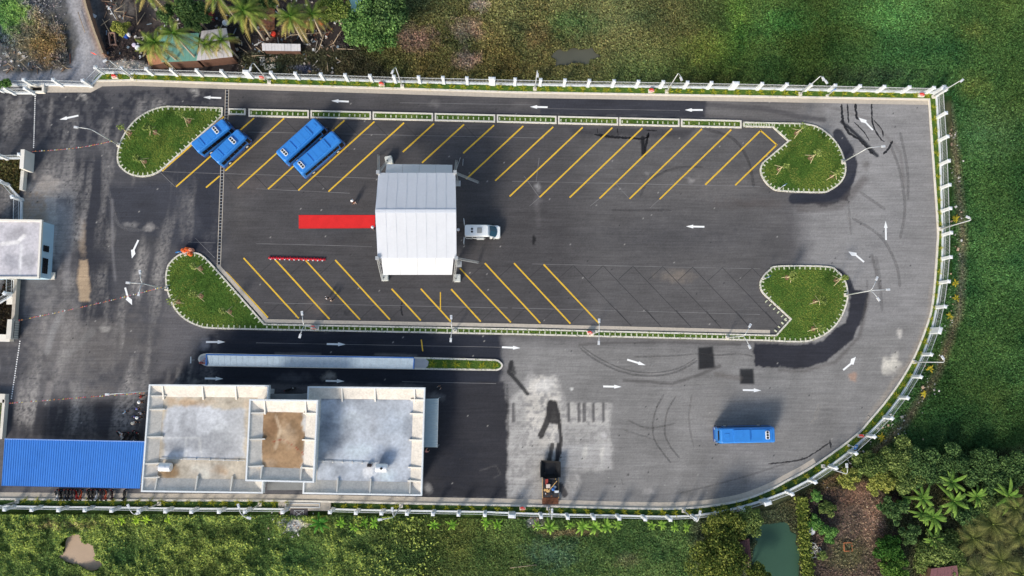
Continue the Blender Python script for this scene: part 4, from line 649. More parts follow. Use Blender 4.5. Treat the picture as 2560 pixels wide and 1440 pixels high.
MB().loft([[(x, y, z) for x, y in rr(.75*k, .9*k, .1, 3, -.45)] for z, k in ((2.28, 1), (2.4, .94))]).build('roof_hatch', mat('grey_plastic', S(150, 152, 150), .7), t); v = MB().loft([[(x, y, z) for x, y in rr(.5*k, 1.1*k, .1, 3, -1.6)] for z, k in ((2.28, 1), (2.38, .95))]).build('roof_vent', M_VAN, t)
for y in (-.22, .22): MB().disc((-1.6, y, 2.375), .17, 14, 0, .03).build('fan', M_BLACK, v)

# ------------------------------------------------------------------ event tent
M_TENT = mat('tent_fabric', S(230, 233, 238), .6, var=.05, scale=.5, fine=3, spec=.2); ZE, ZR, ZA = 6.3, 8.0, 2.8
M_TENT = M_TENT.copy(); _nt = M_TENT.node_tree; _p = _nt.nodes['Principled BSDF']; _t = _nt.nodes.new('ShaderNodeBsdfTranslucent'); _t.inputs[0].default_value = S(214, 220, 232); _m = _nt.nodes.new('ShaderNodeMixShader'); _m.inputs[0].default_value = .3; _nt.links.new(_p.outputs[0], _m.inputs[1]); _nt.links.new(_t.outputs[0], _m.inputs[2]); _nt.links.new(_m.outputs[0], _nt.nodes['Material Output'].inputs[0])
nw, ne, sw, se = G(946, 432, ZE), G(1138, 432, ZE), G(944, 646, ZE), G(1141, 646, ZE); rw, re = G(938, 528, ZR), G(1140, 528, ZR); c0 = G(1040, 545)
tent = thing('event_tent', 'big white gabled event tent with truss outriggers', 'tent', (c0.x, c0.y, 0), world=True)
def panel(name, a, b, c, d, nx, ny, sag, parent=tent, m=M_TENT):
    V = []
    for j in range(ny+1):
        for i in range(nx+1):
            p = a.lerp(b, i/nx).lerp(d.lerp(c, i/nx), j/ny); V.append((p.x, p.y, p.z+sag*(math.sin(i*2.1+j)*.5-.6*math.sin(math.pi*j/ny))))
    mb = MB(); mb.add(V, [(j*(nx+1)+i, j*(nx+1)+i+1, (j+1)*(nx+1)+i+1, (j+1)*(nx+1)+i) for j in range(ny) for i in range(nx)]); return mb.build(name, m, parent, smooth=True)
panel('roof_panel', nw, ne, re, rw, 16, 8, .05); panel('roof_panel', rw, re, se, sw, 16, 8, .05)
M_SEAM = mat('tent_seam', S(207, 210, 216), .7, var=.04)
for f in (.125, .25, .375, .5, .625, .75, .875):
    for a_, b_, c_, d_ in ((nw, ne, re, rw), (rw, re, se, sw)):
        V = []
        for q in range(13): p = a_.lerp(b_, f).lerp(d_.lerp(c_, f), q/12); zz = p.z+.05*(-.6*math.sin(math.pi*q/12))+.045; V += [(p.x-.035, p.y, zz), (p.x+.035, p.y, zz)]
        mb = MB(); mb.add(V, [(2*i, 2*i+1, 2*i+3, 2*i+2) for i in range(12)]); mb.build('fabric_seam', M_SEAM, tent)
up = Vector((0, 0, .07)); panel('ridge_cap', rw+up+Vector((0, .26, -.05)), re+up+Vector((0, .26, -.05)), re+up+Vector((0, -.26, -.05)), rw+up+Vector((0, -.26, -.05)), 8, 2, 0)
an0, an1 = G(966, 410, ZA), G(1131, 412, ZA); as0, as1 = G(958, 687, ZA), G(1130, 687, ZA); dz = Vector((0, 0, -.12))
for k in range(4):
    f0, f1 = k/4+.0012, (k+1)/4-.0012; e0, e1 = G(963, 432, ZE)+dz, G(1131, 434, ZE)+dz; panel('awning_panel', an0.lerp(an1, f0), an0.lerp(an1, f1), e0.lerp(e1, f1), e0.lerp(e1, f0), 6, 4, .07)
    e0, e1 = G(953, 644, ZE)+dz, G(1134, 644, ZE)+dz; panel('awning_panel', e0.lerp(e1, f0), e0.lerp(e1, f1), as0.lerp(as1, f1), as0.lerp(as1, f0), 6, 4, .07)
for a, b, c in ((nw, rw, sw), (ne, re, se)): mb = MB(); mb.add([a, b, c, c-Vector((0, 0, .6)), b-Vector((0, 0, .7)), a-Vector((0, 0, .6))], [(0, 1, 4, 5), (1, 2, 3, 4)]); mb.build('gable_valance', M_TENT, tent)
def truss(a, b, w=.3, name='truss'):
    a, b = Vector(a), Vector(b); d = (b-a); L = d.length; d /= L; u = d.cross(Vector((0, 0, 1)) if abs(d.z) < .9 else Vector((1, 0, 0))).normalized(); v = d.cross(u); mb = MB(); r = .028
    cr = [u*(w/2)*i+v*(w/2)*j for i, j in ((1, 1), (1, -1), (-1, -1), (-1, 1))]
    for c in cr: mb.tube([a+c, b+c], r, 5)
    n = max(2, int(L/.42))
    for k in range(n):
        for q in range(4): mb.tube([a+d*(L*k/n)+cr[q], a+d*(L*(k+1)/n)+cr[(q+1) % 4]], .015, 3)
    return mb.build(name, M_ALU, tent)
for cpt in (nw, ne, sw, se):
    g = Vector((cpt.x, cpt.y, .1)); truss(g, cpt+Vector((0, 0, .35)), .34, 'corner_tower'); MB().box((g.x, g.y, .06), (.9, .9, .1)).build('base_plate', M_ALU, tent); MB().box((cpt.x, cpt.y, ZE+.3), (.5, .5, .45)).build('tower_head', M_ALU, tent)
for a, b in ((nw, G(969, 402, .9)), (ne, G(1141, 402, .2)), (sw, G(957, 702, .4)), (se, G(1135, 704, .4)), (ne, G(1196, 456, .2)), (se, G(1196, 656, .2)), (nw, G(946, 388, .1))): truss(a, b, .26, 'outrigger_truss')
mb = MB(); mb.tube([ne, G(1151, 394, .1)], .04, 5); mb.tube([G(1158, 397, .1), G(1157, 414, .1)], .04, 5); mb.build('brace_pole', M_ALU, tent)
for p, s_, r in (((974, 404), (1.15, 1.3, 1.1), .2), ((964, 694), (1.05, 1.15, .9), .05), ((1144, 696), (1.0, 1.2, .8), 0)):
    t = thing('ballast_tank', {974: 'grey white plastic sack ballast under the tent corner outrigger by the yellow bays', 964: 'grey white ballast cube with a dark filler cap at the carpet side of the tent', 1144: 'plain pale ballast cube at the van side of the tent'}[p[0]], 'ballast', G(*p), r)
    MB().loft([[(x, y, z) for x, y in rr(s_[0]*k, s_[1]*k, .15, 3)] for z, k in ((0, .96), (.1, 1), (s_[2]*.8, 1), (s_[2], .9))]).build('tank', mat('ballast_plastic', S(196, 198, 192), .7, var=.16, scale=4), t); MB().disc((-.2, -.1, s_[2]), .1, 10, 0, .06).build('filler_cap', M_DARK, t)

# ------------------------------------------------------------------ station building
ZW, ZT = 4.9, 7.4
bl = thing('station_building', 'flat roofed white station building with three stained concrete roofs', 'building', (G(710, 1100).x, G(710, 1100).y, 0), world=True)
M_RIM = mat('rim_plaster', S(206, 199, 188), .9, var=.22, scale=.8, fine=4); M_WALL = mat('wall_plaster', S(216, 220, 222), .8, var=.06)
R1 = [(372, 961), (672, 963), (657, 1234), (352, 1230)]; R2 = [(769, 966), (1063, 969), (1055, 1240), (756, 1235)]; R3 = [(623, 998), (795, 1000), (785, 1207), (613, 1203)]
ROPS1 = [('poly', (176, 166, 150), 1, 8, [(395, 990), (672, 985), (660, 1220), (385, 1220)]), ('poly', (176, 178, 182), .95, 8, [(415, 1018), (505, 1010), (545, 1024), (612, 1020), (612, 1145), (405, 1145)]), ('blob', (180, 182, 184), .6, .8, 560, 1080, 60, 50), ('line', (206, 206, 204), .7, 2, [(465, 1095), (500, 1095), (505, 1140)], 6), ('line', (206, 206, 204), .6, 2, [(400, 1096), (465, 1094), (465, 1140)], 5), ('blob', (142, 116, 84), .9, .6, 420, 1180, 36, 26), ('line', (122, 98, 72), .9, 4, [(397, 1040), (394, 1085), (390, 1150)], 12), ('blob', (166, 138, 108), .7, .7, 470, 1005, 70, 14), ('blob', (120, 92, 64), .7, .7, 398, 1062, 12, 22), ('blob', (198, 190, 178), .7, .7, 520, 1180, 60, 30), ('blob', (168, 140, 110), .7, .7, 555, 1175, 26, 16), ('blob', (170, 150, 126), .6, .7, 630, 1010, 40, 14)]
ROPS2 = [('poly', (166, 171, 178), 1, 10, [(790, 995), (1040, 990), (1036, 1215), (780, 1215)]), ('blob', (176, 184, 194), .8, .8, 990, 1060, 60, 50), ('blob', (172, 182, 194), .8, .8, 900, 1130, 70, 34), ('blob', (138, 148, 164), .8, .8, 960, 1140, 40, 30), ('blob', (140, 148, 160), .7, .8, 810, 1060, 30, 60), ('blob', (178, 184, 190), .7, .8, 880, 1050, 60, 40), ('blob', (146, 148, 152), .6, .8, 930, 1060, 14, 40), ('blob', (104, 100, 96), .7, .6, 830, 1210, 60, 6), ('blob', (104, 100, 96), .7, .6, 975, 1212, 50, 6), ('blob', (176, 190, 204), .7, .7, 970, 1190, 40, 20), ('blob', (212, 214, 216), .9, .4, 918, 1184, 18, 16), ('blob', (172, 178, 186), .6, .8, 850, 1180, 60, 24), ('line', (120, 112, 104), .6, 4, [(800, 998), (880, 994), (1035, 996)], 6)]
ROPS3 = [('poly', (150, 122, 92), 1, 6, [(652, 1030), (700, 1026), (760, 1032), (756, 1175), (652, 1178)]), ('blob', (112, 84, 60), .7, .8, 680, 1070, 26, 34), ('blob', (178, 156, 130), .7, .7, 720, 1085, 26, 40), ('blob', (174, 150, 124), .6, .7, 675, 1160, 22, 18), ('line', (196, 176, 150), .6, 3, [(690, 1040), (702, 1075), (690, 1120)], 7), ('line', (150, 60, 44), .8, .8, [(684, 1105), (707, 1098), (735, 1115), (768, 1140)], 1.5)]
def wing(poly, z, ops, base, fins):
    w = Gs(poly, z); cx = sum((p.x for p in w))/4; cy = sum((p.y for p in w))/4
    inn = lambda o: [Vector((p.x+(cx-p.x)/abs(cx-p.x)*o, p.y+(cy-p.y)/abs(cy-p.y)*o, 0)) for p in w]
    a, b, c = inn(0), inn(.22), inn(2.0); zr = z-.95; mb = MB()
    mb.loft([[(p.x, p.y, z-.9) for p in a], [(p.x, p.y, z) for p in a], [(p.x, p.y, z) for p in b], [(p.x, p.y, z-.18) for p in b]], cap=False); mb.build('parapet', M_WHITE, bl)
    mb = MB(); mb.loft([[(p.x, p.y, z-.18) for p in b], [(p.x, p.y, zr+.02) for p in c]], cap=False); mb.build('sloped_gutter', M_RIM, bl)
    mb = MB(); mb.add([(p.x, p.y, z-.9) for p in a]+[(p.x, p.y, z-.9) for p in inn(.6)], [(0, 1, 5, 4), (1, 2, 6, 5), (2, 3, 7, 6), (3, 0, 4, 7)]); mb.build('soffit', M_WHITE, bl)
    x0, x1 = min(p.x for p in c)-.35, max(p.x for p in c)+.35; y0, y1 = min(p.y for p in c)-.35, max(p.y for p in c)+.35
    me, X, Y = gridmesh('roof_deck', np.arange(x0, x1, .22), np.arange(y0, y1, .22), zr+.1, lambda x, y: inpoly(x, y, inn(1.85))); px, py = PX(X, Y, zr); cc = paint(px, py, base, ops); mo = np.clip((noise(X, Y, 2.2, 5, 4)-.45)*7, 0, 1)[:, None]; mo2 = np.clip((noise(X, Y, 3.5, 2, 4)-.52)*8, 0, 1)[:, None]; cc = cc*(1-.22*mo2)*(1-.4*mo)+.4*mo*np.minimum(cc*1.55, .72); cc *= (.86+.3*noise(X, Y, .8, 5, 4))[:, None]; setcol(me, cc); me.materials.append(M_ROOF)
    V = np.empty(len(X)*3); me.vertices.foreach_get('co', V); V = V.reshape(-1, 3)-np.array(bl.location); me.vertices.foreach_set('co', V.ravel().astype(np.float32)); ob('roof_deck', me, bl)
    for px_, py_, dx, dy in fins:
        p = G(px_, py_, z); d = Vector((dx, -dy, 0)); n = Vector((-d.y, d.x, 0))*.09; e0 = p+d*.23; e1 = p+d*2.2; mb = MB()
        mb.add([(e0+n).xy[:]+(z-.06,), (e1+n).xy[:]+(zr+.34,), (e1+n).xy[:]+(zr,), (e0+n).xy[:]+(z-.5,), (e0-n).xy[:]+(z-.06,), (e1-n).xy[:]+(zr+.34,), (e1-n).xy[:]+(zr,), (e0-n).xy[:]+(z-.5,)], [(0, 1, 2, 3), (7, 6, 5, 4), (0, 4, 5, 1), (1, 5, 6, 2), (3, 2, 6, 7), (0, 3, 7, 4)]); mb.build('parapet_rib', M_OFF, bl)
    b6 = inn(.75); mb = MB(); mb.loft([[(p.x, p.y, 0) for p in b6], [(p.x, p.y, z-1.1) for p in b6]]); wl = mb.build('wall', M_WALL, bl)
    xa, xb = min(p.x for p in b6), max(p.x for p in b6); yb, yt = min(p.y for p in b6), max(p.y for p in b6)
    return xa, xb, yb, yt
ox, oy = bl.location.x, bl.location.y
def opening(name, c, d): MB().box(c, d).build(name, M_GLASS, bl); MB().box((c[0], c[1], c[2]-d[2]/2-.05), (d[0]+.14 if d[0] > .3 else d[0]+.1, d[1]+.1, .08)).build('sill', M_WHITE, bl)
for poly, z, ops, base, fins in ((R1, ZW, ROPS1, (204, 198, 188), [(405, 961, 0, 1), (505, 962, 0, 1), (588, 962, 0, 1), (372, 990, 1, 0), (369, 1024, 1, 0), (363, 1093, 1, 0), (358, 1160, 1, 0), (355, 1195, 1, 0), (386, 1230, 0, -1), (487, 1231, 0, -1), (575, 1232, 0, -1)]), (R2, ZW, ROPS2, (176, 178, 180), [(854, 967, 0, 1), (937, 967, 0, 1), (1036, 968, 0, 1), (1062, 1000, -1, 0), (1061, 1035, -1, 0), (1059, 1101, -1, 0), (1057, 1170, -1, 0), (1056, 1204, -1, 0), (841, 1237, 0, -1), (924, 1238, 0, -1), (1024, 1239, 0, -1)]), (R3, ZT, ROPS3, (206, 200, 190), [(660, 998, 0, 1), (763, 999, 0, 1), (622, 1033, 1, 0), (619, 1099, 1, 0), (616, 1167, 1, 0), (650, 1204, 0, -1), (750, 1206, 0, -1), (794, 1034, -1, 0), (791, 1101, -1, 0), (787, 1171, -1, 0)])):
    xa, xb, yb, yt = wing(poly, z, ops, base, fins); n = 4 if z == ZW else 2
    for i in range(n):
        x = xa+(xb-xa)*(i+.5)/n; opening('window', (x, yt+.02, z*.45), (1.8, .08, 1.4)); opening('window', (x, yb-.02, z*.45), (1.8, .08, 1.4))
    if z == ZW: opening('window', (xb+.02 if xb > -20 else xa-.02, (yb+yt)/2, 2.0), (.08, 2.0, 1.5))
# glazed link and entrance step
lk = Gs([(676, 985), (768, 985), (768, 1225), (668, 1225)], 3.2); mb = MB(); mb.loft([[(p.x, p.y, 0) for p in lk], [(p.x, p.y, 3.2) for p in lk]]); mb.build('link_block', mat('link_roof', S(120, 122, 122), .8, var=.15), bl)
mb = MB(); p = G(722, 986, 1.6); mb.box((p.x, p.y+.1, 1.3), (4.6, .1, 2.6)); mb.build('glass_front', M_GLASS, bl)
p = G(683, 990, 0); mb = MB(); mb.box((p.x, p.y, .35), (1.2, .8, .7)); mb.build('planter_trough', M_WHITE, bl)
# awning on the end wall
a0, a1, a2, a3 = G(1062, 997, 3.4), G(1096, 996, 3.0), G(1093, 1118, 3.0), G(1060, 1118, 3.4); mb = MB(); n = 30
for i in range(n):
    f0, f1 = i/n, (i+.5)/n; f2 = (i+1)/n; h = Vector((0, 0, .05)); A = a0.lerp(a3, f0), a1.lerp(a2, f0); B = a0.lerp(a3, f1)+h, a1.lerp(a2, f1)+h; C = a0.lerp(a3, f2), a1.lerp(a2, f2); mb.add([A[0], A[1], B[1], B[0], C[1], C[0]], [(0, 1, 2, 3), (3, 2, 4, 5)])
aw = mb.build('side_awning', mat('awning_sheet', S(146, 162, 168), .5, var=.08), bl); mb = MB(); mb.tube([a1, a2], .05, 5); mb.tube([a1, Vector((a1.x, a1.y, 0))], .05, 5); mb.tube([a2, Vector((a2.x, a2.y, 0))], .05, 5); mb.build('awning_frame', M_GALV, aw, tuple(bl.location))
def tank(px_, label, stained):
    p = G(px_[0], px_[1], ZW-.9); t = thing('water_tank', label, 'water tank', (p.x, p.y, ZW-.85), -.03, 'roof water tanks'); m = mat('tank_steel', S(226, 228, 230), .35, .3, var=.06)
    MB().loft([[(x, .62*math.cos(k*math.pi/10)*s_, .95+.62*math.sin(k*math.pi/10)*s_) for k in range(20)] for x, s_ in ((-.85, .8), (-.8, .95), (-.7, 1), (.7, 1), (.8, .95), (.85, .8))]).build('shell', m, t, smooth=False)
    for x in (-.5, .5): MB().box((x, 0, .18), (.12, 1.0, .4)).build('cradle', mat('rust_brown', S(122, 82, 62), .8, var=.2), t)
    MB().disc((.05, 0, 1.56), .19, 14, 0, .05).build('lid', M_BLACK if not stained else m, t); MB().tube([(-.85, 0, .7), (-1.4, 0, .7), (-1.4, .3, .15)], .04, 6).build('pipe', M_GALV, t)
tank((422, 1165), 'steel water tank on the brown stained roof wing', 1); tank((957, 1167), 'steel water tank with a black lid on the bluish roof wing', 0)
for a, b, l in (((400, 1146), (612, 1152), 'thin grey pipe run across the brown stained roof wing'), ((795, 1153), (942, 1158), 'thin grey pipe run leading to the black lidded tank')):
    p, q = G(*a, ZW-.7), G(*b, ZW-.7); t = thing('roof_pipe', l, 'pipe', (p.x, p.y, ZW-.85), world=True); MB().tube([p, q], .045, 6).build('pipe_run', M_GALV, t)
    for k in range(6): c = p.lerp(q, (k+.5)/6); MB().box((c.x, c.y, ZW-.78), (.16, .3, .14)).build('pipe_support', M_KERB, t)
p = G(924, 1163, ZW-.85); t = thing('pump_unit', 'small dark pump beside the black lidded tank', 'pump', (p.x, p.y, ZW-.85)); MB().box((0, 0, .2), (.6, .4, .3)).build('pump_base', mat('rust_brown', S(122, 82, 62)), t); MB().wheel((0, 0, .42), .2, .5, 'x', 12).build('motor', M_DARK, t)

# ------------------------------------------------------------------ blue roofed shed
M_SHED = mat('shed_blue', S(54, 120, 200), .6, var=.1, scale=.6, spec=.2); sh = thing('open_shed', 'open motorbike shed with a ribbed bright blue sheet roof', 'shed', (G(180, 1160).x, G(180, 1160).y, 0), world=True)
s0, s1, s2, s3 = G(12, 1097, 3.4), G(362, 1104, 3.4), G(350, 1221, 2.9), G(4, 1214, 2.9); n = 30
for k in range(n):
    f0, f1 = k/n, (k+1)/n-.0006; A, B = s0.lerp(s1, f0), s0.lerp(s1, f1); D, C = s3.lerp(s2, f0), s3.lerp(s2, f1); mb = MB(); prof = [(0, 0), (.04, .06), (.2, .06), (.24, 0), (.5, .0), (.54, .06), (.7, .06), (.74, 0), (1, 0)]
    T = [A.lerp(B, f)+Vector((0, 0, h)) for f, h in prof]; U = [D.lerp(C, f)+Vector((0, 0, h)) for f, h in prof]; m = len(prof); mb.add(T+U, [(i, i+1, m+i+1, m+i) for i in range(m-1)]); mb.build('roof_sheet', M_SHED, sh)
MB().tube([s0, s1], .09, 6).build('ridge_trim', mat('shed_trim', S(120, 150, 205), .5), sh); MB().tube([s3-Vector((0, 0, .05)), s2-Vector((0, 0, .05))], .06, 6).build('eave_trim', mat('shed_dark_trim', S(28, 64, 128), .5), sh)
for f in (.03, .27, .5, .73, .97):
    for A, B, z in ((s0, s1, 3.3), (s3, s2, 2.85)): c = A.lerp(B, f); c = c+(s3-s0)*(.06 if z > 3 else -.06)*1; MB().tube([(c.x, c.y, 0), (c.x, c.y, z)], .06, 8).build('post', M_GALV, sh)
    MB().tube([s0.lerp(s1, f)-Vector((0, 0, .15)), s3.lerp(s2, f)-Vector((0, 0, .15))], .05, 5).build('rafter', M_GALV, sh)

# ------------------------------------------------------------------ gatehouse
gh = thing('gatehouse', 'small flat roofed gatehouse with pale blue walls and barred windows', 'building', (G(60, 620).x, G(60, 620).y, 0), world=True); ZG = 3.2
rf = Gs([(-60, 547), (105, 549), (97, 696), (-60, 696)], ZG); mb = MB(); mb.loft([[(p.x, p.y, ZG-.35) for p in rf], [(p.x, p.y, ZG) for p in rf]], cap=False); cx, cy = rf[0].lerp(rf[2], .5).xy; inn = [Vector((p.x+math.copysign(.28, cx-p.x), p.y+math.copysign(.28, cy-p.y), 0)) for p in rf]
mb.add([(p.x, p.y, ZG) for p in rf]+[(p.x, p.y, ZG) for p in inn]+[(p.x, p.y, ZG-.25) for p in inn], [(0, 1, 5, 4), (1, 2, 6, 5), (2, 3, 7, 6), (3, 0, 4, 7), (4, 5, 9, 8), (5, 6, 10, 9), (6, 7, 11, 10), (7, 4, 8, 11)]); mb.build('roof_rim', M_OFF, gh)
me, X, Y = gridmesh('roof_deck', np.arange(inn[0].x-.3, inn[1].x+.3, .2), np.arange(inn[2].y-.2, inn[1].y+.3, .2), ZG-.2, lambda x, y: inpoly(x, y, inn)); px, py = PX(X, Y, ZG-.2)
cc = paint(px, py, (196, 192, 196), [('blob', (168, 164, 168), .9, .6, 45, 585, 34, 26), ('blob', (164, 162, 168), .9, .6, 25, 650, 30, 30), ('blob', (166, 164, 168), .9, .6, 72, 650, 24, 36), ('line', (226, 222, 220), .9, 4, [(5, 610), (45, 605), (60, 590)], 10), ('line', (222, 220, 220), .8, 4, [(55, 612), (48, 690)], 6)]); setcol(me, cc*(.9+.2*noise(X, Y, 1, 3))[:, None]); me.materials.append(M_ROOF)
V = np.empty(len(X)*3); me.vertices.foreach_get('co', V); me.vertices.foreach_set('co', (V.reshape(-1, 3)-np.array(gh.location)).ravel().astype(np.float32)); ob('roof_deck', me, gh)
M_GW = mat('pale_blue_wall', S(176, 204, 220), .8, var=.05); wl = [Vector((p.x+math.copysign(.2, cx-p.x), p.y+math.copysign(.2, cy-p.y), 0)) for p in rf]; mb = MB(); mb.loft([[(p.x, p.y, -.1) for p in wl], [(p.x, p.y, ZG-.3) for p in wl]], cap=False); mb.build('wall', M_GW, gh)
xe = (wl[1].x+wl[2].x)/2+.05
for y_px, wd in ((622, .9), (665, 2.3)):
    c = G(120, y_px, 1.7); o = MB().box((xe-.02, c.y, 1.75), (.2, wd, 1.1)).build('window', M_GLASS, gh); mb = MB()
    for k in range(4 if wd > 1 else 2): mb.box((xe+.12, c.y-wd/2+wd*(k+.5)/(4 if wd > 1 else 2), 1.75), (.05, .05, 1.2))
    for z in (1.25, 1.75, 2.25): mb.box((xe+.12, c.y, z), (.05, wd+.1, .05))
    mb.build('window_bars', M_DARK, o, tuple(gh.location))
MB().box((xe+.15, G(130, 690).y, .1), (.9, 1.1, .25)).build('doorstep', M_KERB, gh)

# ------------------------------------------------------------------ platform canopy
ZC = 3.3; pc = thing('platform_canopy', 'long narrow pale blue platform canopy with dark blue edge trim', 'canopy', (G(770, 905).x, G(770, 905).y, 0), world=True); k0, k1, k2, k3 = G(515, 888, ZC), G(1034, 896, ZC), G(1033, 922, ZC-.3), G(516, 914, ZC-.3); n = 34; M_CAN = mat('canopy_sheet', S(148, 164, 176), .7, var=.22, scale=2.0, fine=9)
for i in range(n):
    f0, f1 = i/n+.0004, (i+1)/n-.0004; mb = MB(); A, B, C, D = k0.lerp(k1, f0), k0.lerp(k1, f1), k3.lerp(k2, f1), k3.lerp(k2, f0); h = Vector((0, 0, .04)); mb.add([A, B, C, D, A+h, B+h, C+h, D+h], [(4, 5, 6, 7), (0, 1, 5, 4), (1, 2, 6, 5), (2, 3, 7, 6), (3, 0, 4, 7)]); mb.build('roof_sheet', M_CAN, pc)
M_TRIM = mat('canopy_trim', S(46, 88, 148), .45, var=.05)
for a, b in ((k0, k1), (k0, k3), (k1, k2)): mb = MB(); ribbon(mb, [a, b], -.0, .2 if a is k0 and b is k1 else .16, ZC-.5, ZC+.1); mb.build('edge_trim', M_TRIM, pc)
for i in range(12):
    f = (i+.5)/12; c = k0.lerp(k1, f).lerp(k3.lerp(k2, f), .5); MB().tube([(c.x, c.y, .1), (c.x, c.y, ZC-.2)], .07, 8).build('column', M_GALV, pc)
    d0, d1 = k0.lerp(k1, f), k3.lerp(k2, f); MB().tube([d0-Vector((0, 0, .1)), d1-Vector((0, 0, .1))], .05, 5).build('cross_beam', M_TRIM, pc)
t = thing('barrier_board', 'small white board on a pole at the rounded end of the platform', 'board', G(486, 900)); MB().tube([(0, 0, 0), (0, 0, 1.4)], .03, 6).build('pole', M_GALV, t); MB().box((0, 0, 1.2), (.08, 1.0, .3)).build('board_panel', M_WHITE, t)
mb = MB(); c = G(508, 901)
for i in range(9): mb.box((c.x+random.uniform(-.5, .5), c.y+random.uniform(-.6, .3), .25), (random.uniform(.15, .35), random.uniform(.1, .25), .14), random.random()*3)
t = thing('flower_pile', 'heap of faded red flower bunches on the rounded platform end', 'flowers', c, world=True); mb.build('flower_bunch', mat('faded_flowers', S(206, 120, 108), .9, var=.3, scale=5), t)

# ------------------------------------------------------------------ asphalt paver
pv = thing('asphalt_paver', 'rusty asphalt paver with a tar black hopper and cluttered platform', 'paver', G(1375, 1205), 0); M_TAR = mat('tar_black', S(28, 28, 30), .55, var=.3, scale=3); M_RUST = mat('rusty_steel', S(104, 66, 46), .85, var=.35, scale=3); M_PY = mat('worn_yellow_steel', S(196, 160, 104), .7, var=.25, scale=3)
mb = MB(); mb.add([(-1.5, .9, 1.2), (1.5, .9, 1.2), (1.5, 3.2, 1.0), (-1.4, 3.4, 1.0), (-.8, 1.2, .45), (.8, 1.2, .45), (.8, 2.9, .4), (-.8, 2.9, .4)], [(0, 1, 5, 4), (1, 2, 6, 5), (2, 3, 7, 6), (3, 0, 4, 7), (4, 5, 6, 7)]); mb.build('hopper', M_TAR, pv)
for s in (-1, 1): MB().box((s*1.5, 2.0, 1.05), (.08, 2.3, .5)).build('hopper_wing', M_TAR, pv); MB().box((s*.85, -.2, .38), (.45, 3.6, .76)).build('crawler_track', M_BLACK, pv); MB().box((s*1.2, -.7, 1.2), (.1, 2.9, .12)).build('side_rail', M_PY, pv)
MB().box((0, -.6, 1.1), (2.35, 2.8, .5)).build('deck', mat('deck_grey', S(52, 50, 52), .8, var=.45, scale=4), pv); MB().box((0, -2.85, .4), (2.45, .6, .5)).build('screed', M_RUST, pv); MB().box((0, -2.35, .7), (2.3, .4, .3)).build('screed_walkway', M_RUST, pv)
MB().box((.85, -1.1, 1.65), (.6, .3, .4)).build('control_console', M_WHITE, pv); MB().box((-.4, -.3, 1.6), (.6, .55, .4)).build('operator_seat', mat('seat_pale', S(206, 190, 178), .8), pv); MB().ball((.35, -.75, 1.6), (.28, .28, .3)).build('blue_drum', mat('drum_blue', S(48, 104, 176), .5), pv); MB().tube([(-.2, -.9, 1.5), (.9, .5, 1.9)], .05, 6).build('lever_bar', M_PY, pv); MB().box((-.6, .3, 1.5), (.4, .8, .3)).build('tool_box', mat('tool_red', S(150, 56, 48), .7), pv); MB().tube([(.6, .4, 1.3), (.6, .4, 2.4)], .09, 8).build('exhaust', M_DARK, pv)
for s in (-1, 1): MB().tube([(s*1.0, -.3, 1.0), (s*1.15, -2.6, .6)], .08, 6).build('screed_arm', M_RUST, pv)

for i in range(26):
    MB().box((random.uniform(-1.05, 1.05), random.uniform(-1.9, .7), 1.38), (random.uniform(.1, .5), random.uniform(.1, .4), random.uniform(.08, .3)), random.random()*3).build('gear', random.choice((M_DARK, M_DARK, M_TAR, M_RUST, M_GALV, M_PY)), pv)
# ------------------------------------------------------------------ motorbikes
def make_bike(label, loc, rz, col, group):
    t = thing('motorbike', label, 'motorbike', loc, rz, group); m = mat('bike_%d_%d_%d' % col, S(*col), .35, var=.08)
    for x in (-.6, .62): w_ = MB().wheel((x, 0, .29), .29, .1, 'y', 14).build('wheel', M_BLACK, t); MB().wheel((x, 0, .29), .12, .12, 'y', 8).build('hub', M_GALV, w_)
    MB().loft([[(x, -w, z0), (x, w, z0), (x, w*.7, z1), (x, -w*.7, z1)] for x, w, z0, z1 in ((-.75, .05, .6, .72), (-.5, .16, .45, .72), (0, .15, .32, .55), (.35, .1, .35, .6), (.5, .2, .4, .95), (.62, .14, .65, 1.0))]).build('fairing', m, t)
    MB().loft([[(x, -w, z), (x, w, z), (x, w*.8, z+.1), (x, -w*.8, z+.1)] for x, w, z in ((-.72, .09, .74), (-.4, .15, .72), (.02, .11, .68))]).build('seat', M_BLACK, t)
    h = MB().tube([(.42, -.34, 1.02), (.5, -.12, 1.0), (.5, .12, 1.0), (.42, .34, 1.02)], .025, 6).build('handlebar', M_DARK, t)
    for s in (-1, 1): MB().box((.5, s*.32, 1.2), (.05, .12, .08)).build('mirror', M_BLACK, h)
    MB().ball((.62, 0, .95), (.08, .1, .08)).build('headlight', M_LAMP, t); MB().box((-.8, 0, .68), (.06, .16, .08)).build('tail_light', M_TAIL, t); return t
names = {(30, 30, 34): 'black', (224, 96, 60): 'bright orange faired', (176, 40, 40): 'red', (226, 226, 224): 'white', (90, 92, 96): 'grey', (214, 80, 40): 'orange', (60, 24, 30): 'maroon'}
BK = [(146, (226, 226, 224)), (154, (30, 30, 34)), (165, (90, 92, 96)), (173, (30, 30, 34)), (182, (90, 92, 96)), (193, (176, 40, 40)), (204, (214, 80, 40)), (224, (30, 30, 34)), (233, (30, 30, 34)), (243, (226, 226, 224)), (256, (90, 92, 96)), (266, (224, 96, 60)), (282, (60, 24, 30)), (313, (30, 30, 34))]
for x, c in BK: make_bike('%s motorbike poking out from under the blue shed roof in the parked row' % names[c], G(x+2, 1236), -math.pi/2+random.uniform(-.12, .25), c, 'motorbikes parked under the blue shed roof')
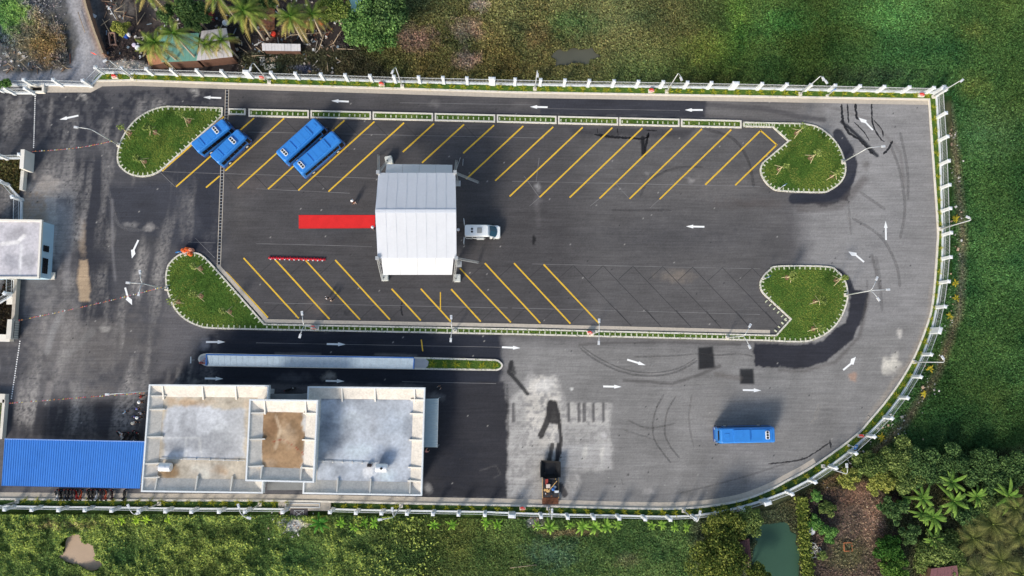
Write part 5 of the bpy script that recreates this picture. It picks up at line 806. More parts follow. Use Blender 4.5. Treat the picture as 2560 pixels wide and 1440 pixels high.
for i, (x, y, c) in enumerate(((306, 1088, (226, 226, 224)), (318, 1091, (30, 30, 34)), (330, 1093, (30, 30, 34)), (340, 1089, (90, 92, 96)), (349, 1094, (30, 30, 34)))): make_bike('%s motorbike parked between the shed roof and the station building' % names[c], G(x, y), random.uniform(-2.4, -.8), c, 'motorbikes by the station corner')
make_bike('black and white motorbike standing by the glazed entrance of the station', G(727, 973), .3, (30, 30, 34), 'motorbikes by the station entrance')

# ------------------------------------------------------------------ people
def skinmesh(name, verts, edges, rad, sub=1):
    me = bpy.data.meshes.new(name+'_skel'); bm = bmesh.new(); L = bm.verts.layers.skin.verify(); vs = [bm.verts.new(v) for v in verts]
    for v, r in zip(vs, rad): v[L].radius = (r, r) if not isinstance(r, tuple) else r
    vs[0][L].use_root = True
    for a, b in edges: bm.edges.new((vs[a], vs[b]))
    bm.to_mesh(me); bm.free(); o = bpy.data.objects.new(name, me); COL.objects.link(o); o.modifiers.new('s', 'SKIN'); m = o.modifiers.new('d', 'SUBSURF'); m.levels = sub; m.render_levels = sub
    dg = bpy.context.evaluated_depsgraph_get(); r = bpy.data.meshes.new_from_object(o.evaluated_get(dg)); bpy.data.objects.remove(o); r.name = name; r.polygons.foreach_set('use_smooth', [True]*len(r.polygons)); return r
def person_meshes(lean, step, arm):
    l = lean; sh = lambda z: l*max(0, z-.9)
    J = [(0, 0, .95), (sh(1.2), 0, 1.2), (sh(1.42), 0, 1.42), (sh(1.52)+l*.05, 0, 1.52), (sh(1.64)+l*.1+.02, 0, 1.62), (sh(1.7)+l*.1+.02, 0, 1.72)]; E_ = [(0, 1), (1, 2), (2, 3), (3, 4), (4, 5)]; R = [.13, .13, .1, .055, .1, .07]
    for s in (-1, 1):
        b = len(J); st = step*s; J += [(0, s*.1, .88), (st*.5+.03, s*.11, .48), (st-.02, s*.11, .08), (st+.14, s*.12, .04)]; E_ += [(0, b), (b, b+1), (b+1, b+2), (b+2, b+3)]; R += [.1, .065, .045, .035]
        b = len(J); J += [(sh(1.42), s*.19, 1.4), (sh(1.2)+arm*.1, s*.25, 1.14), (sh(1.2)+arm*.35, s*.22, .92+arm*.15), (sh(1.2)+arm*.45, s*.21, .84+arm*.16)]; E_ += [(2, b), (b, b+1), (b+1, b+2), (b+2, b+3)]; R += [.065, .045, .035, .03]
    body = skinmesh('body', J, E_, R)
    T = [J[0], J[1], J[2], (J[2][0], 0, 1.47)]; TE = [(0, 1), (1, 2), (2, 3)]; TR = [.17, .165, .14, .075]
    for b in (10, 18): T += [J[b], tuple(np.array(J[b])*.35+np.array(J[b+1])*.65)]; k = len(T); TE += [(2, k-2), (k-2, k-1)]; TR += [.085, .068]
    shirt = skinmesh('shirt', T, TE, TR)
    U = [(0, 0, .97), J[6], J[7], tuple(np.array(J[7])*.15+np.array(J[8])*.85), J[14], J[15], tuple(np.array(J[15])*.15+np.array(J[16])*.85)]; trs = skinmesh('trousers', U, [(0, 1), (1, 2), (2, 3), (0, 4), (4, 5), (5, 6)], [.145, .118, .085, .07, .118, .085, .07])
    hd = J[4]; hair = MB().loft([[(hd[0]-.02+.118*q*math.cos(k*math.pi/6), .1*q*math.sin(k*math.pi/6), hd[2]+.0+z) for k in range(12)] for q, z in ((1, .02), (1.02, .08), (.8, .14), (.3, .17))]).mesh('hair', M_BLACK, smooth=True)
    hat = MB().loft([[(hd[0]+.24*q*math.cos(k*math.pi/6), .24*q*math.sin(k*math.pi/6), hd[2]+z) for k in range(12)] for q, z in ((1, .05), (.98, .07), (.05, .24))]).mesh('hat', mat('straw', S(222, 206, 166), .8))
    return body, shirt, trs, hair, hat
M_SKIN = mat('skin', S(196, 148, 118), .6, var=.05); PM = [person_meshes(.05, .1, .3), person_meshes(.1, .25, .7), person_meshes(.55, .12, 1.0)]
def person(p, label, pose, shirt, trouser, rz, hat=None, group=None):
    b, s_, tr, hair, hatm = PM[pose]; t = thing('person', label, 'person', G(*p), rz, group)
    for nm, me, m in (('body', b, M_SKIN), ('shirt', s_, mat('cloth_%d_%d_%d' % shirt, S(*shirt), .85, var=.1, scale=6)), ('trousers', tr, mat('cloth_%d_%d_%d' % trouser, S(*trouser), .9, var=.1, scale=6))):
        o = ob(nm, me, t); 
        if not me.materials: me.materials.append(M_SKIN)
        o.material_slots[0].link = 'OBJECT'; o.material_slots[0].material = m
    if hat: o = ob('hat', hatm, t); o.material_slots[0].link = 'OBJECT'; o.material_slots[0].material = mat('hat_%d_%d_%d' % hat, S(*hat), .8)
    else: ob('hair', hair, t)
BL, WH, NV, BK2 = (58, 92, 178), (228, 228, 226), (34, 44, 84), (30, 30, 34)
person((884, 508), 'person in black with a white cap alone on the asphalt near the carpet', 1, BK2, (44, 42, 44), .4, WH); person((889, 510), 'person in a dark red top bending beside a white capped companion', 2, (92, 40, 44), (180, 160, 150), 2.4)
person((937, 573), 'person in a navy shirt standing at the tent end of the red carpet', 0, NV, BK2, 3.0, (210, 214, 222)); person((1146, 579), 'person in grey standing between the tent and the open van', 0, (128, 118, 128), BK2, 0, (220, 220, 222)); person((1142, 655), 'person in a deep blue top by the tent outrigger', 0, (36, 52, 128), BK2, 1.2)
person((820, 747), 'person in white among the yellow bays, one of a walking pair', 1, WH, BK2, .5); person((831, 751), 'person in a cream top with a black pack, one of a walking pair', 1, (226, 200, 180), BK2, .3); person((1098, 970), 'person in black and white walking past the station corner', 1, (206, 206, 208), BK2, .8, BK2); person((1066, 1127), 'person in pink bending beneath the side awning', 2, (216, 140, 140), (90, 70, 66), .7)
gp = 'people gathered at the station corner'
for p, c, l, h in (((322, 1028), (142, 180, 212), 'person in a light blue shirt standing apart near the station corner', None), ((351, 1021), (116, 136, 214), 'person in a pale violet blue shirt in the station corner crowd', None), ((346, 1040), (64, 112, 204), 'person in a bright blue shirt in the station corner crowd', None), ((357, 1043), (44, 56, 96), 'person in a navy shirt in the station corner crowd', WH), ((361, 1032), (196, 206, 220), 'person in a pale grey shirt in the station corner crowd', None), ((344, 1055), WH, 'person in a white shirt at the edge of the station corner crowd', (224, 214, 196)), ((361, 990), (196, 60, 60), 'person in a red shirt under the lower flag string', None), ((362, 1003), (66, 40, 44), 'person in dark maroon under the lower flag string', WH), ((314, 1083), (208, 212, 218), 'person in pale grey beside the parked motorbikes', None)): person(p, l, random.choice((0, 1)), c, BK2, random.random()*6, h, gp)

# ------------------------------------------------------------------ flag strings
FL = [mat('flag_%d' % i, S(*c), .7, var=0) for i, c in enumerate(((206, 60, 66), (236, 214, 96), (238, 238, 236), (60, 140, 96), (222, 130, 160), (230, 140, 60)))]
fm = []
for m in FL: fm.append(MB().add([(-.1, 0, 0), (.1, 0, 0), (0, .03, -.26), (-.1, .035, 0), (.1, .035, 0)], [(0, 1, 2), (3, 4, 2), (0, 1, 4, 3)]).mesh('pennant', m))
def bunting(a, za, b, zb, label, n):
    p, q = G(*a, za), G(*b, zb); t = thing('flag_string', label, 'flag string', (p.x, p.y, 0), world=True); L = (q-p).length; off = Vector(t.location)
    f = lambda k: p.lerp(q, k)-Vector((0, 0, 1))*(.9*math.sin(math.pi*k)); MB().tube([f(i/16) for i in range(17)], .006, 4).build('cord', M_WOOD, t)
    for i in range(n):
        if random.random() < .25: continue
        c = f((i+.5)/n)-off; o = ob('pennant', fm[i*5 % 6 if i % 3 else 0], t, c, math.atan2(q.y-p.y, q.x-p.x)+random.uniform(-.4, .4)); o.rotation_euler.x = random.uniform(.4, 1.2)
bunting((80, 379), 2.4, (281, 353), 3.4, 'string of small coloured flags over the upper gateway', 42); bunting((46, 802), 1.7, (405, 719), 3.6, 'string of small coloured flags crossing the wide dusty apron', 74); bunting((22, 1009), 1.5, (362, 983), 4.5, 'string of small coloured flags running to the station corner', 62)

# ------------------------------------------------------------------ weeds and fields (uncountable)
OUTER = [(-260, 206), (60, 214), (215, 218), (248, 183)]+[(x+0, y-1) for x, y in FENCE_N[1:]]+fepx+fspx+[(-260, 1270)]
def vec(px, py, base=0): return paint(px, py, (58, 80, 38), GOPS)
def weeds(name, poly, dens, size, hgt, gain=1.5, bump=3.0, up=.55, excl=(), keep=None, label=None, jit=.3, tops=None, zb=-.15, long=1.7):
    p = np.array(poly, float); x0, y0 = p.min(0); x1, y1 = p.max(0); dens *= 2.1; size *= .68; n = int((x1-x0)*(y1-y0)/256*dens)
    px = RNG.uniform(x0, x1, n); py = RNG.uniform(y0, y1, n); k = inpoly(px, py, poly) & ~inpoly(px, py, OUTER)
    for e in excl: k &= ~inpoly(px+(noise(px, py, 14, 2)-.5)*14, py+(noise(px, py, 14, 3)-.5)*14, e)
    if keep is not None: k &= RNG.random(n) < keep(px, py)
    px = px[k]; py = py[k]; n = len(px); X, Y = GA(px, py); b = noise(X, Y, bump, 1, 3); b = np.clip((b-.3)*2.2, 0, 1.2); Z = zb+hgt*b*(.55+.45*RNG.random(n))+RNG.random(n)*.1
    c = vec(px, py)*gain; d = noise(X, Y, 5, 4, 3)[:, None]; big = noise(X, Y, 16, 6, 3)[:, None]; c = c*(1+(d-.5)*1.1*np.array([1.25, .75, .5]))*(1+(big-.5)*1.1*np.array([.6, 1., 1.3])); c *= (1+RNG.normal(size=(n, 1))*jit).clip(.35, 2.2)*(1+RNG.normal(size=(n, 3))*.06)
    if tops: 
        m = RNG.random(n) < tops[1]*np.clip(b*1.6-.3, 0, 1); c[m] = lin(tops[0])*RNG.uniform(.7, 1.3, (m.sum(), 1))
    P = np.stack([X, Y, Z], -1); return leaves(name, P, RNG.uniform(.6, 1.4, n)*size, np.clip(c, .004, .8), up, None, long)
o = weeds('field_weeds', [(1230, -130), (2720, -130), (2720, 1180), (2150, 1180), (2380, 700), (2380, 240), (1230, 220)], 54, .24, .36, 2.2, 2.2, .7, (POOL_N,), lambda x, y: np.clip((x-1270+(noise(x, y, 60, 2)-.5)*160)/160, .03, 1), jit=.36); tag(o, 'dense dark green weeds covering the field beyond the fence', 'weeds', None, 'stuff')
o = weeds('dry_weeds', [(850, -130), (1560, -130), (1560, 222), (850, 205)], 46, .25, .6, 2.1, 2.6, .62, (POOL_N,), lambda x, y: 1-np.clip((x-1290+(noise(x, y, 60, 2)-.5)*160)/200, 0, .97), jit=.42, long=2.2); tag(o, 'olive and dead brown weeds beyond the straight fence', 'weeds', None, 'stuff')
vk = lambda x, y: np.clip(np.maximum(1-np.hypot((x-125)/58, (y-118)/70), 1-np.hypot((x-15)/110, (y-30)/95))*2.5*(.2+1.4*noise(x, y, 22, 3)), .05, 1)
o = weeds('roadside_weeds', [(-200, -130), (150, -130), (172, 172), (-200, 178)], 80, .25, .8, 2.1, 2.0, .6, (ROAD,), vk, long=2.0); tag(o, 'brown and green weeds in the bend of the gravel road', 'weeds', None, 'stuff')
o = weeds('bright_scrub', [(-180, 1284), (1100, 1290), (1100, 1570), (-180, 1570)], 96, .3, 1.0, 2.5, 2.0, .66, (POND_L,), lambda x, y: 1-np.clip((x-800+(noise(x, y, 60, 2)-.5)*200)/240, 0, .95), tops=((176, 192, 78), .55), jit=.34); tag(o, 'bright yellow green scrub around the muddy pond', 'scrub', None, 'stuff')
o = weeds('dark_scrub', [(700, 1292), (1790, 1302), (1790, 1570), (700, 1570)], 58, .24, .42, 2.45, 2.2, .68, (), lambda x, y: np.clip((x-780+(noise(x, y, 60, 2)-.5)*200)/240, 0, 1), jit=.34); tag(o, 'low dark green weeds behind the curving fence', 'weeds', None, 'stuff')
gk = lambda x, y: np.where(inpoly(x, y, [(2020, 1235), (2150, 1205), (2215, 1215), (2225, 1330), (2190, 1560), (2020, 1560)]), .42, 1.0)
o = weeds('garden_weeds', [(1770, 1300), (1925, 1275), (2150, 1150), (2250, 1100), (2720, 1060), (2720, 1570), (1770, 1570)], 40, .22, .35, 2.0, 2.0, .65, (POND_R,), gk, jit=.36); tag(o, 'mixed low weeds over the brown garden soil', 'weeds', None, 'stuff')
yk = lambda x, y: np.where((y > 128) & (x > 590), .5, .05)+.25*(noise(x, y, 40, 3) > .6)
o = weeds('yard_weeds', [(255, -120), (880, -120), (880, 205), (255, 185)], 26, .22, .3, 1.9, 2.0, .6, (), yk, long=2.2); tag(o, 'sparse weeds on the dark littered palm yard', 'weeds', None, 'stuff')
o = weeds('plot_weeds', [(-120, 385), (64, 390), (58, 470), (40, 492), (-120, 430)], 40, .2, .4, 1.5, 2.0, .5); 
def plotweeds(name, poly, n, col, label):
    w = Gs(poly); x = RNG.uniform(min(p.x for p in w), max(p.x for p in w), n); y = RNG.uniform(min(p.y for p in w), max(p.y for p in w), n); k = inpoly(x, y, w); x, y = x[k], y[k]; c = lin(col)*RNG.uniform(.5, 1.9, (len(x), 1))*(1+RNG.normal(size=(len(x), 3))*.1)
    me = MB(); sheet(me, w, .03); me.build(name+'_soil', mat(name+'_soil', S(*[v*.7 for v in col]), .95, var=.3, scale=2), None)['kind'] = 'structure'
    tag(leaves(name, np.stack([x, y, .05+RNG.random(len(x))*.35*noise(x, y, 2, 2)], -1), RNG.uniform(.12, .3, len(x)), np.clip(c, 0, .8), .45, None, 2.2), label, 'weeds', None, 'stuff')
bpy.data.objects.remove(o)
plotweeds('plot_weeds', [(-120, 390), (63, 390), (58, 470), (40, 492), (-5, 455), (-120, 400)], 4200, (98, 92, 52), 'brown weeds in the plot above the gatehouse'); plotweeds('plot_litter', [(-120, 770), (0, 740), (14, 700), (46, 702), (39, 838), (-120, 836)], 4200, (66, 58, 46), 'dark leaf litter in the plot below the gatehouse')

# ------------------------------------------------------------------ trees and bushes
def crown_leaves(blobs, n, cols, size, up=.55):
    P, Nn, Cc = [], [], []; tot = sum(b[3]**2 for b in blobs)
    for i, (x, y, z, r) in enumerate(blobs):
        m = int(n*r*r/tot); d = RNG.normal(size=(m, 3)); d[:, 2] = d[:, 2]*.8+.25; d /= np.linalg.norm(d, axis=1)[:, None]; cl = RNG.integers(0, 9999)
        lump = .72+.5*noise(d[:, 0]*3+cl, d[:, 1]*3+d[:, 2]*2, 1, 2, 2); rad = r*lump*(.5+.75*RNG.random(m)**.8); q = np.stack([x+d[:, 0]*rad, y+d[:, 1]*rad, z+d[:, 2]*rad*.75], -1); P.append(q); Nn.append(d)
        t = np.clip(RNG.normal(.5, .3, m)+(RNG.random()-.5)*.4, 0, 1)[:, None]; Cc.append((lin(cols[0])*(1-t)+lin(cols[1])*t)*RNG.uniform(.8, 1.2, (m, 1)))
    return np.concatenate(P), np.concatenate(Nn), np.concatenate(Cc)
def tree(name, label, cat, pxs, zc, r, n, cols, size=.3, trunk=True, nb=7, group=None, flat=.6):
    """pxs: photo pixel of the crown centre, zc its height"""
    c = G(pxs[0], pxs[1], zc); t = thing(name, label, cat, (c.x, c.y, -.2), 0, group); zc += .2
    blobs = [(0, 0, zc, r*.45)]
    for k in range(nb*2): a = k*2.4+random.random(); q = r*random.uniform(.3, .95); blobs.append((q*math.cos(a)*1.05, q*math.sin(a)*.95, zc+random.uniform(-.5, .35)*r*flat*(1.2-q/r*.6), r*random.uniform(.17, .36)))
    n = int(n*2.2); size *= .66; P, Nn, Cc = crown_leaves(blobs, n, cols, size); P[:, 2] = np.maximum(P[:, 2], .06)
    leaves('crown', P, RNG.uniform(.7, 1.4, len(P))*size, np.clip(Cc, 0, .8), .5, t, 1.6, nrm=Nn)
    if trunk:
        mb = MB(); mb.tube([(0, 0, 0), (.05, .03, zc*.5), (0, 0, zc)], [.1+r*.04, .07+r*.03, .04], 7)
        for b in blobs[1:5]: mb.tube([(0, 0, zc*.5), (b[0]*.5, b[1]*.5, zc*.8), (b[0], b[1], b[2])], [.05+r*.012, .04, .02], 5)
        mb.build('trunk', M_BARK, t)
    return t
GB, GD, GY, GO = ((70, 110, 50), (128, 170, 86)), ((62, 94, 52), (110, 142, 76)), ((114, 130, 48), (190, 190, 86)), ((84, 110, 52), (148, 166, 84))
tree('leafy_tree', 'big bright green leafy tree behind the straight fence', 'tree', (935, 62), 5.5, 3.9, 5200, GB, .34, nb=12); tree('leafy_tree', 'dark green leafy tree beside the turquoise roof', 'tree', (972, 28), 6, 3.4, 3600, GD, .34, nb=9)
tree('fruit_tree', 'small yellow green tree beside the brick trough', 'tree', (298, 67), 2.6, 1.5, 1700, GY, .2); tree('bamboo_clump', 'loose yellow green bamboo clump beside the turquoise roof', 'bamboo', (835, 22), 5, 2.6, 2600, ((84, 112, 40), (172, 186, 86)), .26, nb=9)
tree('leafy_tree', 'dark leafy tree shading the yard between the palms', 'tree', (455, 22), 4.5, 2.8, 2600, GD, .3); tree('leafy_tree', 'dark bushy tree over the back of the green roof', 'tree', (490, 45), 4, 2.2, 1800, GD, .28); tree('leafy_tree', 'dark leafy tree behind the brown tile heap', 'tree', (640, 12), 4.5, 2.6, 2200, GD, .3)
tree('small_tree', 'small green tree rising behind the low fence bay', 'tree', (10, 210), 2.6, .9, 700, GB, .2)
tree('round_tree', 'yellow tinged round tree beside the tin roofed hut', 'tree', (1812, 1328), 3, 2.9, 3200, ((60, 88, 34), (150, 156, 62)), .28, nb=9); tree('round_tree', 'large yellow green tree at the edge of the teal pond', 'tree', (1808, 1402), 3.5, 4.0, 4600, ((60, 88, 34), (148, 156, 62)), .3, nb=12); tree('round_tree', 'small yellow green tree at the pond margin', 'tree', (1895, 1436), 3, 1.9, 1400, ((60, 88, 34), (148, 156, 62)), .28); tree('round_tree', 'grey green loose tree between the fence and the teal pond', 'tree', (1868, 1302), 2.6, 2.2, 1500, GO, .26)
for x, y, r, c, l in ((2175, 1168, 2.6, GO, 'olive bush against the curving fence by the double headed cabinet'), (2235, 1150, 3.2, GO, 'tall olive bush in the thicket beside the dark field'), (2300, 1168, 3.0, GD, 'dark bush in the thicket beside the dark field'), (2370, 1160, 3.0, GD, 'dark rounded bush in the thicket nearer the banana grove'), (2450, 1165, 3.2, GD, 'dark spreading bush behind the banana grove'), (2530, 1170, 3.2, GD, 'dark bush at the far end of the thicket'), (2265, 1205, 2.4, GO, 'olive bush on the garden side of the thicket'), (2200, 1205, 2.0, GY, 'yellow green bush on the garden side of the thicket'), (2120, 1196, 1.6, GY, 'low yellow green bush under the curving fence'), (2470, 1258, 2.6, GO, 'pale green tree beside the banana grove'), (2420, 1290, 2.6, GD, 'dark tree among the banana plants'), (2340, 1385, 3.8, GO, 'grey green dense tree above the maroon roof'), (2232, 1275, 2.2, GD, 'dark round bush on the garden soil'), (2225, 1375, 2.2, ((40, 84, 28), (84, 130, 48)), 'fresh green bush by the garden path'), (2235, 1425, 2.2, ((66, 110, 34), (130, 164, 62)), 'light green bush at the path end'), (2275, 1340, 1.6, GD, 'dark shrub below the banana plants'), (2500, 1205, 2.4, GD, 'dark bush between thicket and banana leaves')):
    tree('garden_bush', l, 'bush', (x, y), 1.7, r, int(520*r*r*.75), c, .27, False)
for x, y, r, l in ((2040, 1242, .9, 'small bright green bush on bare soil near the fence'), (2036, 1308, 1.15, 'rounded bright green bush beside the white basin'), (2072, 1335, 1.35, 'larger bright green bush in the brown garden'), (2260, 1258, .9, 'small bright green bush on bare soil by the bananas'), (2070, 1272, 1.2, 'dull green low bush on the garden soil'), (2055, 1388, .7, 'tiny dark bush by the stacked moulds')): tree('garden_bush', l, 'bush', (x, y), .7, r, int(900*r*r), ((66, 120, 44), (142, 190, 92)) if 'bright' in l else GO, .2, False)
hd = thing('clipped_hedge', 'long yellow green hedge between the teal pond and the garden', 'hedge', G(2010, 1340)); off = Vector(hd.location); n = 3400; tt = RNG.random(n); xx = np.interp(tt, [0, 1], [1999, 2019]); yy = np.interp(tt, [0, 1], [1240, 1480]); X, Y = GA(xx, yy); X = X+RNG.normal(size=n)*.42-off.x; Y = Y-off.y; t_ = np.clip(RNG.normal(.5, .35, n), 0, 1)[:, None]
leaves('foliage', np.stack([X, Y, .2+RNG.random(n)*1.0*(.6+.6*noise(X, Y, 1.5, 3))], -1), RNG.uniform(.15, .3, n), (lin((74, 98, 34))*(1-t_)+lin((156, 166, 64))*t_), .4, hd); MB().box((0, 0, .2), (.5, 12, .5), .05).build('stems', mat('hedge_stems', S(50, 44, 30), .95), hd)

def frond(mb_v, mb_f, mb_c, base, az, el, L, wid, droop, cols, seg=9, teeth=True):
    d0 = np.array([math.cos(az), math.sin(az), 0]); side = np.array([-math.sin(az), math.cos(az), 0]); pts = []
    for i in range(seg+1): s_ = i/seg; pts.append(base+d0*L*(s_*math.cos(el)*(1-.12*s_*s_*droop))+np.array([0, 0, L*(s_*math.sin(el)-droop*s_*s_*.62)]))
    for i in range(1, seg+1):
        s_ = i/seg; w = wid*math.sin(math.pi*min(.97, .12+.86*s_))**.7; p, q = pts[i-1], pts[i]
        for sd in (-1, 1):
            tip = q+side*sd*w+d0*wid*(.45 if teeth else .05)+np.array([0, 0, -w*(.55 if teeth else .22)]); o = len(mb_v)
            if teeth: mb_v += [p, p*.45+q*.55, tip]; mb_f.append((o, o+1, o+2))
            else:
                wp = wid*math.sin(math.pi*min(.97, .12+.86*(i-1)/seg))**.7 if i > 1 else .02; mb_v += [p, q, q+side*sd*w+np.array([0, 0, -w*.3]), p+side*sd*wp+np.array([0, 0, -wp*.3])]; mb_f.append((o, o+1, o+2, o+3))
            c = lin(cols[0])*(1-s_)+lin(cols[1])*s_; c = c*random.uniform(.75, 1.25); mb_c.extend([c]*(3 if teeth else 4))
def frondmesh(name, fr, parent, m=M_LEAF):
    V, Fc, Cc = [], [], []
    for f in fr: frond(V, Fc, Cc, *f)
    me = bpy.data.meshes.new(name); me.from_pydata([tuple(v) for v in V], [], Fc); setcol(me, np.array(Cc)); me.materials.append(m); return ob(name, me, parent)
def palm(base, h, label, sc=1.0):
    b = G(*base, -.2); t = thing('palm_tree', label, 'palm', (b.x, b.y, -.2), random.random()*6, 'palms in the yard'); bend = random.uniform(-.4, .4)
    MB().tube([(bend*q*q, bend*.5*q*q, h*q) for q in (0, .25, .5, .75, 1)], [.24*sc, .17*sc, .15*sc, .14*sc, .12*sc], 8).build('trunk', M_BARK, t, smooth=True); top = np.array([bend, bend*.5, h]); MB().tube([tuple(top), tuple(top+np.array([0, 0, .9]))], [.13, .07], 8).build('crownshaft', mat('crownshaft_green', S(96, 150, 52), .6), t, smooth=True)
    n = 17
    for k in range(n):
        el = .95-.1*k+random.uniform(-.12, .12); L = random.uniform(2.7, 3.6)*sc; cg = ((62, 106, 36), (150, 160, 84)) if k < 11 else ((120, 112, 56), (176, 162, 104))
        fr = []; az = k*2.39996+random.uniform(-.4, .4); dr = random.uniform(.55, 1.15); fr.append((top+np.array([0, 0, .8]), az, el, L, .5*sc, dr, cg, 16, True)); fr.append((top+np.array([0, 0, .83]), az+.05, el+.03, L*.97, .42*sc, dr, cg, 15, True)); frondmesh('frond', fr, t)
for b, h, l, s_ in (((505, 161), 9.5, 'palm whose trunk stands between the green and white roofs', 1.05), ((460, 167), 8.6, 'palm with its trunk in front of the rusty roof edge', 1.05), ((438, 171), 7.4, 'slim palm beside the rusty roof', .9), ((548, 152), 5.2, 'short palm with its crown over the white roof', .75), ((563, 149), 5.0, 'short palm leaning over the white roof valley', .7), ((597, 146), 5.6, 'short palm at the open end of the white roof', .8), ((661, 98), 8.4, 'palm beside the brown tile heap', 1.1), ((677, 92), 7.6, 'palm close by the brown tile heap with a slim trunk', 1.0), ((762, 109), 8.0, 'palm of the leaning pair near the white corrugated sheet', 1.05), ((772, 106), 7.2, 'slimmer palm of the leaning pair near the white corrugated sheet', .95), ((806, 90), 6.4, 'palm beside the orange and blue tarpaulin', .95), ((440, 50), 8.0, 'palm at the back of the yard near the timber frames', 1.0), ((705, 40), 8.5, 'palm behind the brown tile heap', 1.0), ((600, 60), 8.5, 'palm standing behind the small red rack', 1.1)): palm(b, h, l, s_)
def banana(pxs, h, label, L=2.2, n=8, cols=((84, 128, 44), (150, 184, 84)), group='banana plants', name='banana_plant', w=.2, teeth=False):
    b = G(pxs[0], pxs[1], h*.8); t = thing(name, label, 'palm' if teeth else 'banana plant', (b.x, b.y, -.2), random.random()*6, group); MB().tube([(0, 0, 0), (.05, 0, h*.5), (0, 0, h)], [.16*L/2, .12*L/2, .05], 7).build('stem', mat('banana_stem', S(132, 148, 70), .8, var=.2), t, smooth=True)
    for k in range(n+3): frondmesh('leaf', [(np.array([0, 0, h*.92]), k*2.39996+random.uniform(-.3, .3), random.uniform(.2, .95), L*random.uniform(.7, 1.15), w*L*.5, random.uniform(.6, 1.15), cols, 18 if teeth else 7, teeth)], t)
for x, y in ((1375, 1318), (1457, 1316), (1489, 1316), (1517, 1315)): banana((x, y), 1.1, 'pale green young banana plant in the row behind the paver', 1.7, 8, group='young banana plants behind the curving fence')
for x, y in ((1344, 1314), (1425, 1313), (1546, 1310), (1630, 1314), (1657, 1310), (1687, 1317), (1717, 1319)): banana((x, y), .8, 'very small pale banana plant behind the curving fence', 1.1, 7, group='small banana plants behind the curving fence')
for x, y in ((854, 1307), (886, 1317), (910, 1309), (936, 1307), (1085, 1312), (1131, 1312), (1215, 1306), (1245, 1312)): banana((x, y), .8, 'small green banana plant behind the station fence', 1.25, 7, ((70, 120, 40), (140, 180, 70)), 'small banana plants behind the station')
banana((800, 1306), 1.5, 'larger dark banana plant beside the rubble heap', 2.0, 8, ((40, 90, 34), (90, 140, 60)))
for x, y in ((287, 1301), (305, 1302), (340, 1302), (365, 1300), (420, 1300)): banana((x, y), .7, 'lime green leafy plant behind the shed fence', 1.0, 8, ((120, 160, 40), (190, 216, 84)), 'lime plants behind the shed fence', 'leafy_plant')
for x, y in ((2393, 745), (2327, 922), (2390, 546), (2390, 707), (2205, 1094), (2375, 790), (2310, 985)): banana((x, y), .5, 'yellowing spiky weed on the rubble verge by the curving fence', .9, 7, ((150, 150, 40), (206, 180, 70)), 'yellow weeds on the verge', 'verge_plant')
for x, y, h, L, l in ((2305, 1245, 2.4, 2.9, 'broad banana plant at the garden side of the grove'), (2377, 1205, 2.8, 3.0, 'tall banana plant nearest the dark thicket'), (2384, 1252, 2.8, 3.2, 'large banana plant in the middle of the grove'), (2332, 1292, 2.6, 2.9, 'banana plant with narrow bright leaves in the grove'), (2308, 1286, 2.2, 2.4, 'smaller banana plant edging the soil path'), (2335, 1350, 2.4, 2.4, 'darker banana plant above the grey green tree'), (2520, 1240, 3.0, 3.2, 'wide leaved banana plant at the grove end'), (2440, 1240, 2.6, 2.6, 'banana plant behind the pale green tree')): banana((x, y), h, l, L, 9, ((66, 104, 40), (130, 160, 76)), 'banana grove', w=.17)

for x, y, h, L, l in ((2480, 1310, 3.2, 4.0, 'old olive feather palm with long drooping fronds'), (2545, 1335, 3.2, 3.8, 'olive feather palm at the edge of the grove'), (2430, 1345, 3.0, 3.6, 'olive feather palm beside the grey green tree'), (2500, 1400, 3.2, 4.0, 'olive feather palm by the maroon roof'), (2555, 1435, 3.0, 3.6, 'feather palm at the far corner of the grove'), (2435, 1425, 3.0, 3.4, 'feather palm drooping over the maroon roof'), (2535, 1270, 3.2, 3.4, 'dull green feather palm behind the wide leaved banana')): banana((x, y), h, l, L, 13, ((84, 96, 50), (142, 142, 88)), 'feather palms in the grove', 'feather_palm', .42, True)
# shrubs in the fence strips
shr = []
for v in range(4):
    fr = []
    for k in range(14): fr.append((np.array([random.uniform(-.08, .08), random.uniform(-.08, .08), .05]), k*2.4+random.random(), random.uniform(.45, 1.3), random.uniform(.7, 1.1), .13, random.uniform(.3, .8), ((120, 136, 34), (206, 200, 70)), 4, True))
    V, Fc, Cc = [], [], []
    for f in fr: frond(V, Fc, Cc, *f)
    me = bpy.data.meshes.new('foliage'); me.from_pydata([tuple(q) for q in V], [], Fc); setcol(me, np.array(Cc)); me.materials.append(M_LEAF); shr.append(me)
mst = MB().tube([(0, 0, 0), (.03, 0, .3)], .03, 5).mesh('stem', M_WOOD)
def shrub(p, label, group, s_=1.0):
    t = thing('strip_shrub', label, 'shrub', (p.x, p.y, .1), random.random()*6, group); t.scale = (s_,)*3; ob('foliage', random.choice(shr), t); ob('stem', mst, t)
fn = Gs(FENCE_N); kn = Gs(KERB_N)
for i in range(70):
    x = 272+i*29.6
    if min(abs(x-q) for q in (674, 1006, 1337, 1666, 1999, 2332, 332)) < 7: x += 9
    y = np.interp(x, [p[0] for p in FENCE_N], [p[1] for p in FENCE_N])*.62+np.interp(x, [p[0] for p in KERB_N], [p[1] for p in KERB_N])*.38; shrub(G(x, y+2), 'small yellow green shrub in the lawn strip along the straight fence', 'shrubs along the straight fence', random.uniform(.8, 1.2))
re_ = resample([FE[i].lerp(min(KW, key=lambda q: (q-FE[i]).xy.length), .5) for i in range(len(FE))], 1.92)
